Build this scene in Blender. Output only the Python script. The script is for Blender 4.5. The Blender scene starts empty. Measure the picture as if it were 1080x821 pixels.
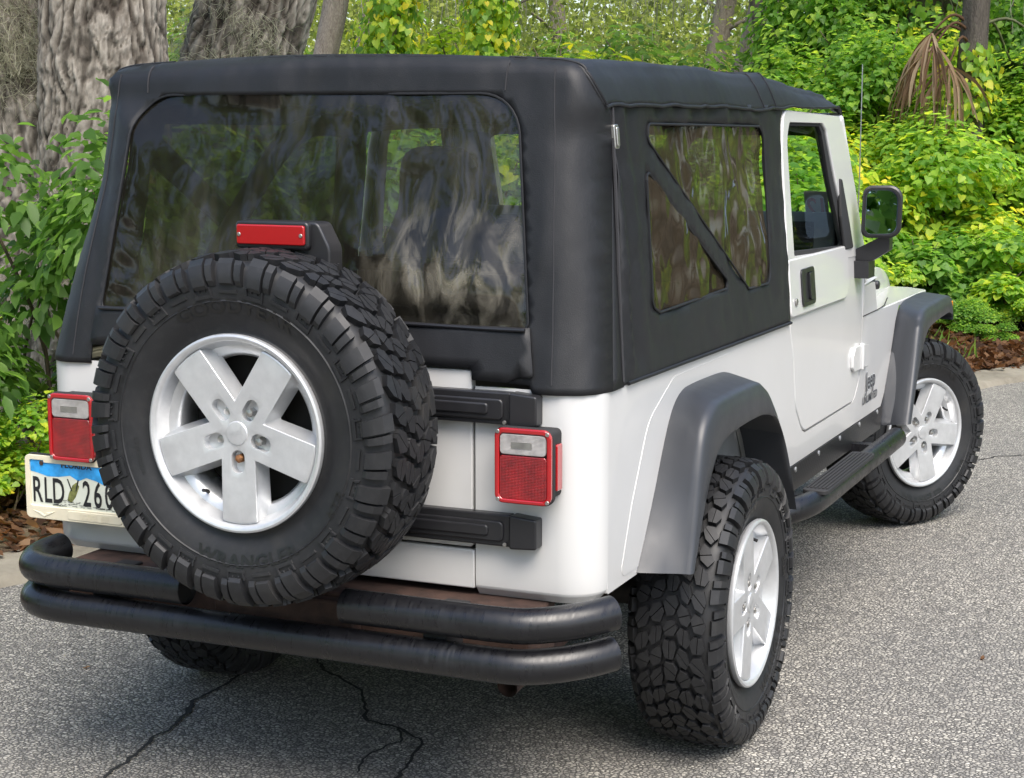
import bpy, bmesh, math, random
import numpy as np
from mathutils import Vector, Matrix, noise
from mathutils.geometry import delaunay_2d_cdt
from math import sin, cos, tan, pi, radians, sqrt, atan2, hypot

SC = bpy.context.scene
COL = SC.collection

# ------------------------------------------------------------------ camera
cd = bpy.data.cameras.new('camera')
cam = bpy.data.objects.new('camera', cd); COL.objects.link(cam)
cd.sensor_width = 36.0; cd.lens = 1865.8 / 1080 * 36
cd.clip_start = 0.05; cd.clip_end = 500
cam.location = (2.1422, -3.6193, 1.6543)
cam.rotation_euler = (radians(90 - 8.796), 0, radians(23.6675))
SC.camera = cam
SC.render.resolution_x = 1024; SC.render.resolution_y = 778

# ------------------------------------------------------------------ light
SUN_AZ, SUN_EL = 136.0, 57.0          # azimuth clockwise from +Y (vehicle forward), elevation
world = bpy.data.worlds.new('World'); SC.world = world
world.use_nodes = True
nt = world.node_tree
bg = nt.nodes['Background']
sky = nt.nodes.new('ShaderNodeTexSky'); sky.sky_type = 'NISHITA'
sky.sun_disc = False
sky.sun_elevation = radians(SUN_EL); sky.sun_rotation = radians(SUN_AZ)
sky.air_density = 1.0; sky.dust_density = 2.6; sky.ozone_density = 1.0
nt.links.new(sky.outputs[0], bg.inputs[0])
bg.inputs[1].default_value = 0.15
sd = bpy.data.lights.new('sun', 'SUN'); sun = bpy.data.objects.new('sun', sd); COL.objects.link(sun)
sd.energy = 2.1; sd.angle = radians(42); sd.color = (1.0, 0.95, 0.87)
_d = Vector((sin(radians(SUN_AZ)) * cos(radians(SUN_EL)), cos(radians(SUN_AZ)) * cos(radians(SUN_EL)), sin(radians(SUN_EL))))
sun.rotation_euler = _d.to_track_quat('Z', 'Y').to_euler()
SC.view_settings.view_transform = 'Standard'
SC.view_settings.look = 'None'
SC.view_settings.exposure = 1.18
SC.view_settings.gamma = 1.0
SC.view_settings.use_curve_mapping = False
SC.render.engine = 'CYCLES'
SC.cycles.max_bounces = 8
SC.cycles.transparent_max_bounces = 24
SC.cycles.caustics_reflective = False; SC.cycles.caustics_refractive = False

# ------------------------------------------------------------------ material helpers
class NB:
    def __init__(s, name):
        s.m = bpy.data.materials.new(name); s.m.use_nodes = True
        s.t = s.m.node_tree; s.N = s.t.nodes; s.L = s.t.links
        s.p = s.N['Principled BSDF']; s.out = s.N['Material Output']
    def n(s, typ, **kw):
        x = s.N.new(typ)
        for k, v in kw.items(): setattr(x, k, v)
        return x
    def link(s, a, b): s.L.new(a, b)
    def coord(s, scale=(1, 1, 1), kind='Object'):
        tc = s.n('ShaderNodeTexCoord'); mp = s.n('ShaderNodeMapping')
        s.link(tc.outputs[kind], mp.inputs[0]); mp.inputs['Scale'].default_value = scale
        return mp.outputs[0]
    def noise(s, vec, scale, detail=4, rough=.55, dist=0):
        x = s.n('ShaderNodeTexNoise'); s.link(vec, x.inputs['Vector'])
        x.inputs['Scale'].default_value = scale; x.inputs['Detail'].default_value = detail
        x.inputs['Roughness'].default_value = rough; x.inputs['Distortion'].default_value = dist
        return x.outputs[0]
    def ramp(s, fac, stops, interp='LINEAR'):
        r = s.n('ShaderNodeValToRGB'); r.color_ramp.interpolation = interp
        e = r.color_ramp.elements
        while len(e) < len(stops): e.new(0.5)
        for i, (p, c) in enumerate(stops):
            e[i].position = p; e[i].color = (*c, 1) if len(c) == 3 else c
        s.link(fac, r.inputs[0]); return r.outputs[0]
    def mix(s, fac, a, b, blend='MIX'):
        x = s.n('ShaderNodeMix', data_type='RGBA', blend_type=blend)
        for sock, v in ((x.inputs[0], fac), (x.inputs[6], a), (x.inputs[7], b)):
            if isinstance(v, (int, float)): sock.default_value = v
            elif isinstance(v, tuple): sock.default_value = (*v, 1)
            else: s.link(v, sock)
        return x.outputs[2]
    def math(s, op, a, b=0.0):
        x = s.n('ShaderNodeMath', operation=op)
        for i, v in enumerate((a, b)):
            if isinstance(v, (int, float)): x.inputs[i].default_value = v
            else: s.link(v, x.inputs[i])
        return x.outputs[0]
    def bump(s, h, strength=.3, dist=.002):
        b = s.n('ShaderNodeBump'); b.inputs['Strength'].default_value = strength
        b.inputs['Distance'].default_value = dist; s.link(h, b.inputs['Height'])
        s.link(b.outputs[0], s.p.inputs['Normal']); return b
    def set(s, **kw):
        for k, v in kw.items():
            k = k.replace('_', ' ')
            if isinstance(v, (int, float)): s.p.inputs[k].default_value = v
            elif isinstance(v, tuple): s.p.inputs[k].default_value = (*v, 1) if len(v) == 3 else v
            else: s.link(v, s.p.inputs[k])
        return s

def simple(name, col, rough=.5, metal=0., var=.12, scale=6., rvar=.0, bump=None, coat=0., aniso=None):
    b = NB(name); v = b.coord()
    n = b.noise(v, scale, 5, .6)
    c = b.ramp(n, [(.3, tuple(x * (1 - var) for x in col)), (.7, tuple(min(1, x * (1 + var)) for x in col))])
    b.set(Base_Color=c, Metallic=metal)
    if rvar:
        n2 = b.noise(v, scale * 3.1, 5, .6)
        r = b.ramp(n2, [(.3, (max(0, rough - rvar),) * 3), (.7, (min(1, rough + rvar),) * 3)])
        b.link(r, b.p.inputs['Roughness'])
    else: b.set(Roughness=rough)
    if coat: b.set(Coat_Weight=coat, Coat_Roughness=.04)
    if bump: b.bump(b.noise(v, bump[0], 3), bump[1], bump[2])
    return b.m

M = {}
def mk_paint():
    b = NB('white_paint'); v = b.coord()
    n = b.noise(v, 2.3, 6, .6)
    c = b.ramp(n, [(.3, (.56, .557, .548)), (.7, (.60, .598, .59))])
    sep = b.n('ShaderNodeSeparateXYZ'); b.link(v, sep.inputs[0])
    dust = b.noise(v, 9, 6, .7)                         # road dust on the lower panels
    mr = b.n('ShaderNodeMapRange'); b.link(sep.outputs[2], mr.inputs[0])
    mr.inputs[1].default_value = .78; mr.inputs[2].default_value = .55
    f = b.math('MULTIPLY', b.math('MULTIPLY', mr.outputs[0], dust), .35)
    c = b.mix(f, c, (.50, .46, .40))
    b.set(Base_Color=c, Roughness=.32, Coat_Weight=.7, Coat_Roughness=.05)
    b.bump(b.noise(v, 1.8, 2), .04, .02)
    return b.m
M['paint'] = mk_paint()
M['flare'] = simple('flare_plastic', (.031, .034, .040), .42, var=.10, scale=3, rvar=.07, bump=(900, .12, .0004))
M['black'] = simple('black_plastic', (.016, .016, .018), .34, var=.15, scale=8, rvar=.06, bump=(700, .08, .0004))
M['matte'] = simple('matte_black', (.014, .014, .015), .75, var=.2, scale=6)
M['under'] = simple('underbody', (.02, .018, .016), .8, var=.4, scale=5)
M['interior'] = simple('cabin_trim', (.15, .155, .155), .7, var=.2, scale=8, bump=(300, .2, .001))
M['seat'] = simple('seat_cloth', (.022, .022, .025), .85, var=.2, scale=14, bump=(400, .3, .001))
M['chrome'] = simple('chrome', (.75, .75, .75), .18, 1.0, var=.05)
M['steel'] = simple('dull_steel', (.42, .41, .39), .35, .9, var=.2, scale=40)
M['rustlug'] = simple('rusty_lug', (.22, .10, .04), .7, .3, var=.5, scale=120)
M['rust'] = simple('rusty_frame', (.050, .027, .020), .8, .1, var=.5, scale=18, bump=(150, .4, .002))
M['white_screw'] = simple('screw_head', (.55, .55, .55), .3, .8, var=.05)
M['cream'] = simple('cream_plastic', (.68, .62, .47), .45, var=.06, scale=20)
M['plate'] = simple('plate_sheet', (.62, .64, .55), .4, var=.05, scale=15)
M['plate_blue'] = simple('plate_blue', (.03, .30, .70), .4, var=.5, scale=22)
M['ink'] = simple('plate_ink', (.012, .012, .014), .4)
M['olive'] = simple('plate_olive', (.16, .17, .05), .5, var=.5, scale=120)
M['amber'] = simple('amber_lens', (.75, .22, .02), .2)
M['badge_edge'] = simple('badge_edge', (.72, .73, .74), .3, .2)
M['badge'] = simple('badge_grey', (.05, .055, .065), .35, .2)
M['orange'] = simple('sticker_red', (.55, .12, .05), .6)
M['paper'] = simple('sticker_paper', (.7, .68, .62), .6)
M['stitch'] = simple('seam_thread', (.022, .022, .025), .8)

def mk_rim():
    b = NB('silver_alloy'); v = b.coord()
    n = b.noise(v, 30, 5, .6)
    c = b.ramp(n, [(.3, (.55, .56, .57)), (.7, (.64, .65, .66))])
    b.set(Base_Color=c, Metallic=.55, Roughness=.36, Coat_Weight=.35, Coat_Roughness=.15)
    return b.m
M['rim'] = mk_rim()

def mk_rubber():
    b = NB('tyre_rubber'); v = b.coord()
    n = b.noise(v, 7, 6, .65); n2 = b.noise(v, 60, 4, .6)
    c = b.ramp(n, [(.32, (.007, .0075, .009)), (.56, (.011, .0112, .0125)), (.78, (.023, .0215, .019))])
    c = b.mix(b.ramp(n2, [(.5, (0, 0, 0)), (.8, (.35, .35, .35))]), c, (.034, .034, .035))
    r = b.ramp(n, [(.3, (.46,) * 3), (.7, (.66,) * 3)])
    b.set(Base_Color=c); b.link(r, b.p.inputs['Roughness'])
    b.bump(n2, .15, .001)
    return b.m
M['rubber'] = mk_rubber()
M['letter'] = simple('tyre_lettering', (.009, .009, .009), .33, var=.3, scale=30)

def mk_tube():
    b = NB('bumper_paint'); v = b.coord((40, 6, 6)); v2 = b.coord()
    scr = b.noise(v, 3.0, 5, .7)                          # fine wiping streaks round the tube
    big = b.noise(v2, 3.5, 4, .6)
    m = b.math('MULTIPLY', scr, big)
    c = b.ramp(m, [(.24, (.006, .006, .0075)), (.36, (.011, .0115, .013)), (.48, (.030, .031, .034))])
    r = b.ramp(scr, [(.35, (.24,) * 3), (.65, (.44,) * 3)])
    b.set(Base_Color=c); b.link(r, b.p.inputs['Roughness'])
    b.bump(b.noise(v2, 220, 3), .10, .0008)
    return b.m
M['tube'] = mk_tube()

def mk_fabric():
    b = NB('soft_top_vinyl'); v = b.coord()
    n = b.noise(v, 3, 6, .65)
    c = b.ramp(n, [(.3, (.0085, .009, .0105)), (.7, (.0135, .014, .016))])
    n2 = b.noise(v, 25, 5, .7)
    c = b.mix(b.ramp(n2, [(.55, (0, 0, 0)), (.8, (.16, .16, .16))]), c, (.035, .035, .036))
    b.set(Base_Color=c, Roughness=.52, Specular_IOR_Level=.36)
    w1 = b.noise(b.coord((1, 1, 1)), 420, 2)
    cr = b.noise(b.coord((1, 1, .6)), 4.5, 3, .5)
    h = b.math('ADD', b.math('MULTIPLY', w1, .05), cr)
    b.bump(h, .45, .022)
    return b.m
M['fabric'] = mk_fabric()

def mk_lens(name, col, scale, rough=.12, bump=.4):
    b = NB(name); v = b.coord((scale, scale, scale))
    ck = b.n('ShaderNodeTexWave', wave_type='BANDS', bands_direction='Z'); b.link(v, ck.inputs[0]); ck.inputs['Scale'].default_value = 1.0
    ck2 = b.n('ShaderNodeTexWave', wave_type='BANDS', bands_direction='X'); b.link(v, ck2.inputs[0]); ck2.inputs['Scale'].default_value = 1.0
    h = b.math('ADD', ck.outputs[1] if False else ck.outputs['Fac'], ck2.outputs['Fac'])
    n = b.noise(b.coord(), 26, 3)
    c = b.ramp(n, [(.3, tuple(x * .55 for x in col)), (.7, tuple(min(1, x * 1.25) for x in col))])
    c = b.mix(b.math('MULTIPLY', h, .22), c, tuple(x * .35 for x in col))
    b.set(Base_Color=c, Roughness=rough, Coat_Weight=1.0, Coat_Roughness=.03)
    b.bump(h, bump, .002)
    return b.m
M['red'] = simple('red_lens', (.33, .003, .006), .14, var=.08, coat=1.0)
M['red_dark'] = mk_lens('red_lens_ribbed', (.27, .003, .005), 90)
M['clear'] = mk_lens('clear_lens_ribbed', (.42, .40, .385), 110)

def schlick(b, f0, top, nrm=None):
    lw = b.n('ShaderNodeLayerWeight'); lw.inputs[0].default_value = .5
    if nrm is not None: b.link(nrm, lw.inputs['Normal'])
    return b.math('ADD', b.math('MULTIPLY', b.math('POWER', lw.outputs['Facing'], 5.0), top), f0)
def mk_glass(name, tint=(.8, .85, .82), op=.06):
    b = NB(name)
    tr = b.n('ShaderNodeBsdfTransparent'); tr.inputs[0].default_value = (*tint, 1)
    gl = b.n('ShaderNodeBsdfGlossy'); gl.inputs['Roughness'].default_value = .01
    fr = schlick(b, .02, .18)
    mx = b.n('ShaderNodeMixShader'); b.link(fr, mx.inputs[0]); b.link(tr.outputs[0], mx.inputs[1]); b.link(gl.outputs[0], mx.inputs[2])
    b.link(mx.outputs[0], b.out.inputs[0]); b.N.remove(b.p)
    return b.m
M['glass'] = mk_glass('window_glass', (.80, .88, .84))

def mk_vinyl(name, tint, haze, hazecol, streak, bump, bscale, base=0.0, glare=None):
    """tinted clear vinyl: transparent, glossy, with a milky film, plus painted glare where given"""
    b = NB(name); v = b.coord(streak); v2 = b.coord()
    tr = b.n('ShaderNodeBsdfTransparent'); tr.inputs[0].default_value = (*tint, 1)
    gl = b.n('ShaderNodeBsdfGlossy'); gl.inputs['Roughness'].default_value = .06
    df = b.n('ShaderNodeBsdfDiffuse'); df.inputs[0].default_value = (*hazecol, 1)
    s1 = b.noise(v, 2.2, 6, .65, .6); s2 = b.noise(v2, 1.7, 3, .5)
    hz = b.ramp(b.math('MULTIPLY', s1, s2), [(.22, (base,) * 3), (.42, (base + haze,) * 3), (.6, (base + haze * 2.2,) * 3)])
    if glare:                                            # pale streaky patch painted in as sky glare on the creases
        ds = b.n('ShaderNodeVectorMath', operation='SUBTRACT'); b.link(v2, ds.inputs[0]); ds.inputs[1].default_value = glare[0]
        sc_ = b.n('ShaderNodeVectorMath', operation='MULTIPLY'); b.link(ds.outputs[0], sc_.inputs[0]); sc_.inputs[1].default_value = glare[1]
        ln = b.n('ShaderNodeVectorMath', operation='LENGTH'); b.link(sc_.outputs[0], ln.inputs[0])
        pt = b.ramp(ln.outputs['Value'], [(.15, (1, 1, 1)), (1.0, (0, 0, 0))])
        st = b.ramp(b.noise(b.coord((9, 9, 2.6)), 1.6, 5, .6, 1.4), [(.46, (0, 0, 0)), (.66, (glare[2],) * 3)])
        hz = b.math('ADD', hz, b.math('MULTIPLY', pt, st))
    m1 = b.n('ShaderNodeMixShader'); b.link(hz, m1.inputs[0]); b.link(tr.outputs[0], m1.inputs[1]); b.link(df.outputs[0], m1.inputs[2])
    bp = b.n('ShaderNodeBump'); bp.inputs['Strength'].default_value = bump; bp.inputs['Distance'].default_value = .01
    b.link(b.noise(v2, bscale, 3, .5, 1.2), bp.inputs['Height'])
    b.link(bp.outputs[0], gl.inputs['Normal']); fr = schlick(b, .042, .7, bp.outputs[0])
    m2 = b.n('ShaderNodeMixShader'); b.link(fr, m2.inputs[0]); b.link(m1.outputs[0], m2.inputs[1]); b.link(gl.outputs[0], m2.inputs[2])
    b.link(m2.outputs[0], b.out.inputs[0]); b.N.remove(b.p)
    return b.m
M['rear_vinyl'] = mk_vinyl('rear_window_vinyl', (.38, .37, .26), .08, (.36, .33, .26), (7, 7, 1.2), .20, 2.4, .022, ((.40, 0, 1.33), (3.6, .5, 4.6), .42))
M['side_vinyl'] = mk_vinyl('side_window_vinyl', (.25, .24, .16), .12, (.19, .15, .10), (2, 2, 2), .18, 2.2, .16)
def mk_mirror():
    b = NB('mirror_glass'); b.set(Base_Color=(.30, .37, .47), Metallic=1.0, Roughness=.01); return b.m
M['mirror'] = mk_mirror()

def mk_diamond():
    b = NB('diamond_plate'); v = b.coord((1, 70, 70))
    rot = b.n('ShaderNodeMapping'); b.link(v, rot.inputs[0]); rot.inputs['Rotation'].default_value = (radians(45), 0, 0)
    ck = b.n('ShaderNodeTexVoronoi', feature='F1'); ck.inputs['Randomness'].default_value = 0.0; ck.inputs['Scale'].default_value = .8
    b.link(rot.outputs[0], ck.inputs['Vector'])
    h = b.ramp(ck.outputs['Distance'], [(.2, (1, 1, 1)), (.45, (0, 0, 0))])
    b.set(Base_Color=b.mix(h, (.010, .010, .011), (.055, .055, .058)), Roughness=.40)
    b.bump(h, .9, .004)
    return b.m
M['diamond'] = mk_diamond()

# ------------------------------------------------------------------ mesh helpers
def rpoly(pts, r, n=5):
    """2-D polygon with rounded corners; r a number or one per corner"""
    out = []; N = len(pts)
    for i in range(N):
        p = Vector(pts[i]).to_2d(); a = Vector(pts[i - 1]).to_2d(); c = Vector(pts[(i + 1) % N]).to_2d()
        rr = r[i] if isinstance(r, (list, tuple)) else r
        u = (a - p); w = (c - p); lu, lw = u.length, w.length
        u.normalize(); w.normalize()
        ang = math.acos(max(-1, min(1, u.dot(w))))
        if rr <= 0 or abs(ang - pi) < .02: out.append((p.x, p.y)); continue
        d = min(rr / tan(ang / 2), lu * .49, lw * .49); re = d * tan(ang / 2)
        bis = (u + w).normalized(); ce = p + bis * (re / sin(ang / 2))
        s = p + u * d - ce; e = p + w * d - ce
        a0 = atan2(s.y, s.x); a1 = atan2(e.y, e.x); da = (a1 - a0 + pi) % (2 * pi) - pi
        for k in range(n + 1):
            t = a0 + da * k / n; out.append((ce.x + re * cos(t), ce.y + re * sin(t)))
    return out

def rrect(x0, z0, x1, z1, r, n=5): return rpoly([(x0, z0), (x1, z0), (x1, z1), (x0, z1)], r, n)

def catmull(pts, n):
    P = [Vector(p) for p in pts]; P = [2 * P[0] - P[1]] + P + [2 * P[-1] - P[-2]]
    out = []; segs = len(pts) - 1
    for i in range(n):
        t = i / (n - 1) * segs; k = min(int(t), segs - 1); f = t - k
        a, b, c, d = P[k:k + 4]
        out.append(.5 * ((2 * b) + (c - a) * f + (2 * a - 5 * b + 4 * c - d) * f * f + (3 * b - a - 3 * c + d) * f ** 3))
    return out

class MB:
    def __init__(s): s.v = []; s.f = []; s.m = []
    def add(s, verts, faces, m=0):
        o = len(s.v); s.v.extend([tuple(p) for p in verts])
        for f in faces: s.f.append([o + i for i in f]); s.m.append(m)
        return s
    def box(s, x0, y0, z0, x1, y1, z1, m=0):
        v = [(x, y, z) for x in (x0, x1) for y in (y0, y1) for z in (z0, z1)]
        return s.add(v, [(0, 1, 3, 2), (4, 6, 7, 5), (0, 4, 5, 1), (2, 3, 7, 6), (0, 2, 6, 4), (1, 5, 7, 3)], m)
    def prism(s, pts, fn, a, b, m=0):
        n = len(pts)
        v = [fn(u, w, a) for u, w in pts] + [fn(u, w, b) for u, w in pts]
        return s.add(v, [list(range(n))[::-1], list(range(n, 2 * n))] + [(i, (i + 1) % n, n + (i + 1) % n, n + i) for i in range(n)], m)
    def ring(s, outer, inner, fn, a, b, m=0):
        """closed ring between two outlines with the same number of points"""
        n = len(outer)
        v = [fn(u, w, a) for u, w in outer] + [fn(u, w, a) for u, w in inner] + [fn(u, w, b) for u, w in outer] + [fn(u, w, b) for u, w in inner]
        F = []
        for i in range(n):
            j = (i + 1) % n
            F += [(i, n + i, n + j, j), (2 * n + i, 2 * n + j, 3 * n + j, 3 * n + i), (i, j, 2 * n + j, 2 * n + i), (n + i, 3 * n + i, 3 * n + j, n + j)]
        return s.add(v, F, m)
    def tube(s, path, r, n=12, m=0, cap=True):
        P = [Vector(p) for p in path]; R = r if isinstance(r, (list, tuple)) else [r] * len(P)
        T = [(P[min(i + 1, len(P) - 1)] - P[max(i - 1, 0)]).normalized() for i in range(len(P))]
        ref = Vector((0, 0, 1)) if abs(T[0].z) < .9 else Vector((1, 0, 0))
        N = (ref - T[0] * ref.dot(T[0])).normalized(); v = []
        for i, p in enumerate(P):
            N = (N - T[i] * N.dot(T[i])).normalized(); B = T[i].cross(N)
            v += [p + (N * cos(2 * pi * k / n) + B * sin(2 * pi * k / n)) * R[i] for k in range(n)]
        F = [(i * n + k, i * n + (k + 1) % n, (i + 1) * n + (k + 1) % n, (i + 1) * n + k) for i in range(len(P) - 1) for k in range(n)]
        if cap: F += [list(range(n))[::-1], [(len(P) - 1) * n + k for k in range(n)]]
        return s.add(v, F, m)
    def lathe(s, prof, n=64, m=0, fn=None, closed=False):
        """profile (x, r) turned about the x axis"""
        v = [(x, r * cos(2 * pi * k / n), r * sin(2 * pi * k / n)) for x, r in prof for k in range(n)]
        L = len(prof); rng = range(L) if closed else range(L - 1)
        F = [(i * n + k, ((i + 1) % L) * n + k, ((i + 1) % L) * n + (k + 1) % n, i * n + (k + 1) % n) for i in rng for k in range(n)]
        if fn: v = [fn(p) for p in v]
        return s.add(v, F, m)
    def disc(s, c, ax, r, h, n=20, m=0, dome=0.0):
        """short cylinder from c along ax"""
        c = Vector(c); ax = Vector(ax).normalized(); q = ax.to_track_quat('Z', 'Y')
        rr = [(r, 0), (r, h * .7), (r * .85, h), (0.0001, h + dome)]
        v = [c + q @ Vector((a * cos(2 * pi * k / n), a * sin(2 * pi * k / n), z)) for a, z in rr for k in range(n)]
        F = [(i * n + k, i * n + (k + 1) % n, (i + 1) * n + (k + 1) % n, (i + 1) * n + k) for i in range(3) for k in range(n)]
        return s.add(v, F + [list(range(n))[::-1]], m)
    def grid(s, fn, nu, nv, m=0):
        v = [fn(i / (nu - 1), j / (nv - 1)) for i in range(nu) for j in range(nv)]
        return s.add(v, [(i * nv + j, (i + 1) * nv + j, (i + 1) * nv + j + 1, i * nv + j + 1) for i in range(nu - 1) for j in range(nv - 1)], m)
    def panel(s, outline, holes, res, fn, m=0):
        """fine triangulated sheet inside outline, minus holes, mapped by fn(u, v)"""
        def dens(p):
            o = []
            for i in range(len(p)):
                a = Vector(p[i]); b = Vector(p[(i + 1) % len(p)]); k = max(1, int((b - a).length / res + .5))
                o += [a.lerp(b, t / k) for t in range(k)]
            return o
        loops = [dens(outline)] + [dens(h) for h in holes]
        pts = []; edges = []
        for L in loops:
            o = len(pts); pts += L; edges += [(o + i, o + (i + 1) % len(L)) for i in range(len(L))]
        A = np.array([(p.x, p.y) for p in pts])
        def inside(P, L):
            x, y = P[:, 0], P[:, 1]; r = np.zeros(len(P), bool); Q = np.array([(q.x, q.y) for q in L])
            for i in range(len(Q)):
                x0, y0 = Q[i]; x1, y1 = Q[(i + 1) % len(Q)]
                c = ((y0 > y) != (y1 > y)); xx = (x1 - x0) * (y - y0) / ((y1 - y0) if y1 != y0 else 1e-12) + x0
                r ^= c & (x < xx)
            return r
        def ok(P):
            r = inside(P, loops[0])
            for h in loops[1:]: r &= ~inside(P, h)
            return r
        gx, gy = np.meshgrid(np.arange(A[:, 0].min(), A[:, 0].max(), res), np.arange(A[:, 1].min(), A[:, 1].max(), res * .87))
        gx[1::2] += res / 2
        G = np.stack([gx.ravel(), gy.ravel()], 1); G = G[ok(G)]
        if len(G):
            dmin = np.full(len(G), 9e9)
            for a in A: dmin = np.minimum(dmin, (G[:, 0] - a[0]) ** 2 + (G[:, 1] - a[1]) ** 2)
            G = G[dmin > (res * .5) ** 2]
        allp = [Vector((float(p[0]), float(p[1]))) for p in np.concatenate([A, G])] if len(G) else pts
        V, E, F, *_ = delaunay_2d_cdt(allp, edges, [], 0, 1e-6)
        C = np.array([[sum(V[i].x for i in f) / 3, sum(V[i].y for i in f) / 3] for f in F])
        keep = ok(C)
        return s.add([fn(p.x, p.y) for p in V], [list(f) for f, k in zip(F, keep) if k], m)
    def build(s, name, mats, parent=None, bevel=0, segs=2, angle=35, solid=0, smooth=True, loc=None, merge=0, subd=0):
        me = bpy.data.meshes.new(name)
        bm = bmesh.new()
        bv = [bm.verts.new(p) for p in s.v]
        for f, m in zip(s.f, s.m):
            try: bm.faces.new([bv[i] for i in f]).material_index = m
            except ValueError: pass
        if merge: bmesh.ops.remove_doubles(bm, verts=bm.verts, dist=merge)
        bmesh.ops.recalc_face_normals(bm, faces=bm.faces)
        bm.to_mesh(me); bm.free()
        for x in (mats if isinstance(mats, list) else [mats]): me.materials.append(x)
        if smooth:
            me.shade_smooth(); me.set_sharp_from_angle(angle=radians(angle))
        o = bpy.data.objects.new(name, me); COL.objects.link(o)
        if solid:
            md = o.modifiers.new('solid', 'SOLIDIFY'); md.thickness = solid; md.offset = -1
        if subd:
            md = o.modifiers.new('sub', 'SUBSURF'); md.levels = md.render_levels = subd
        if bevel:
            md = o.modifiers.new('bevel', 'BEVEL'); md.width = bevel; md.segments = segs; md.limit_method = 'ANGLE'; md.angle_limit = radians(30)
            md.harden_normals = False
        if loc is not None: o.location = loc
        if parent is not None:
            o.parent = parent
        return o

def text2d(txt, size=1.0, sx=1.0, bold=0.0, space=1.0):
    """outline letters as triangles in 2-D, centred on x"""
    c = bpy.data.curves.new('lettering', 'FONT'); c.body = txt; c.size = size; c.align_x = 'CENTER'; c.offset = bold
    c.space_character = space; c.resolution_u = 3
    o = bpy.data.objects.new('lettering', c); COL.objects.link(o)
    dg = bpy.context.evaluated_depsgraph_get(); me = bpy.data.meshes.new_from_object(o.evaluated_get(dg))
    V = [(v.co.x * sx, v.co.y) for v in me.vertices]; F = [list(p.vertices) for p in me.polygons]
    bpy.data.objects.remove(o); bpy.data.curves.remove(c); bpy.data.meshes.remove(me)
    return V, F

def thing(name, label, cat, loc=(0, 0, 0), rotz=0, group=None):
    o = bpy.data.objects.new(name, None); COL.objects.link(o)
    o.empty_display_size = .2
    o.location = loc; o.rotation_euler = (0, 0, rotz); o['label'] = label; o['category'] = cat
    if group: o['group'] = group
    return o
def tag(o, label, cat, group=None):
    o['label'] = label; o['category'] = cat
    if group: o['group'] = group
    return o
def copy_tree(o, parent=None):
    c = o.copy(); COL.objects.link(c); c.parent = parent
    for ch in o.children: copy_tree(ch, c)
    return c
# ================================================================== THE VEHICLE
# x to its right, y forward, z up; tailgate face at y = 0
HW = .757; ZT = 1.062; ZB = .582; YA = .787; R_T = .402
CAR = thing('off_road_vehicle', 'white two-door off-road vehicle with black soft top and rear-mounted spare wheel parked on the asphalt', 'car', (0, 0, -.018))
CAR['kind'] = 'thing'
def sxz(z): return HW + (z - 1.06) * (.701 - HW) / .64
def fx(x): return lambda u, v, w: (x + w, u, v)               # outline in (y, z), thickness along x
def fy(y): return lambda u, v, w: (u, y + w, v)               # outline in (x, z), thickness along y
def fz(z): return lambda u, v, w: (u, v, z + w)

# ---------------- body tub, cowl, fenders, hood (one white body)
b = MB()
def side(sgn):
    pts = [(.09, ZB), (.29, ZB), (.41, .75), (.52, .90), (.63, .945), (1.0, .945), (1.10, .89), (1.21, .74), (1.315, .587),
           (3.04, .576), (3.10, .62), (3.20, .76), (3.27, .88), (3.34, .947), (2.93, .952), (2.875, 1.066), (2.708, 1.066)]
    notch = rpoly([(2.71, 1.066), (2.683, .95), (2.672, .745), (2.58, .660), (1.855, .664), (1.752, .765), (1.715, .92), (1.655, 1.05)],
                  [0, .02, .10, .10, .13, .10, .05, 0], 6)
    p = pts[:-1] + notch + [(.09, ZT)]
    v = MB().panel(p, [], .09, lambda y, z: (sgn * HW, y, z))
    n = len(v.v)
    b.add([(x, y, z) for x, y, z in v.v] + [(x - sgn * .02, y, z) for x, y, z in v.v], v.f + [[n + i for i in f][::-1] for f in v.f])
    for i in range(len(p)): pass
    L = [(y, z) for y, z in p]
    k = len(L)
    b.add([(sgn * HW, y, z) for y, z in L] + [(sgn * (HW - .02), y, z) for y, z in L], [(i, (i + 1) % k, k + (i + 1) % k, k + i) for i in range(k)])
    arch = rpoly([(.17, .60), (.245, .76), (.36, .945), (.55, 1.028), (1.03, 1.028), (1.12, 1.0), (1.12, .90), (.62, .90), (.5, .86), (.30, .60)], [.02, .1, .14, .12, .08, .02, 0, 0, 0, 0], 6)
    MB().prism(arch, fx(sgn * (HW - .004)), 0, sgn * .0052).build('arch_panel', M['paint'], CAR)
    # rear corner: quarter turn down to the tail panel, the lower edge rolled under
    r = .09
    def cor(u, t):
        a = min(1, u / .6) * pi / 2; z = ZB - .012 + t * (ZT - ZB + .012)
        k = max(0, 1 - (z - ZB + .012) / .03); ins = .02 * k * k
        rr = r - ins
        x = HW - r + rr * cos(a) - max(0, (u - .6) / .4) * (HW - r - .4645)
        return (sgn * x, r - rr * sin(a), z)
    b.grid(cor, 21, 24)
    b.box(sgn * .4645, .004, ZB + .006, sgn * .56, .024, ZT - .002)
side(1); side(-1)
b.box(-.4605, .001, ZB + .003, .4605, .021, .678)                       # sill under the tailgate
MB().box(-.50, .032, .66, .50, .040, 1.05).build('shut_face', M['matte'], CAR)
# tub rails
for s in (1, -1): b.box(s * (HW - .05), .10, ZT - .02, s * (HW - .003), 1.65, ZT - .003)
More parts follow.
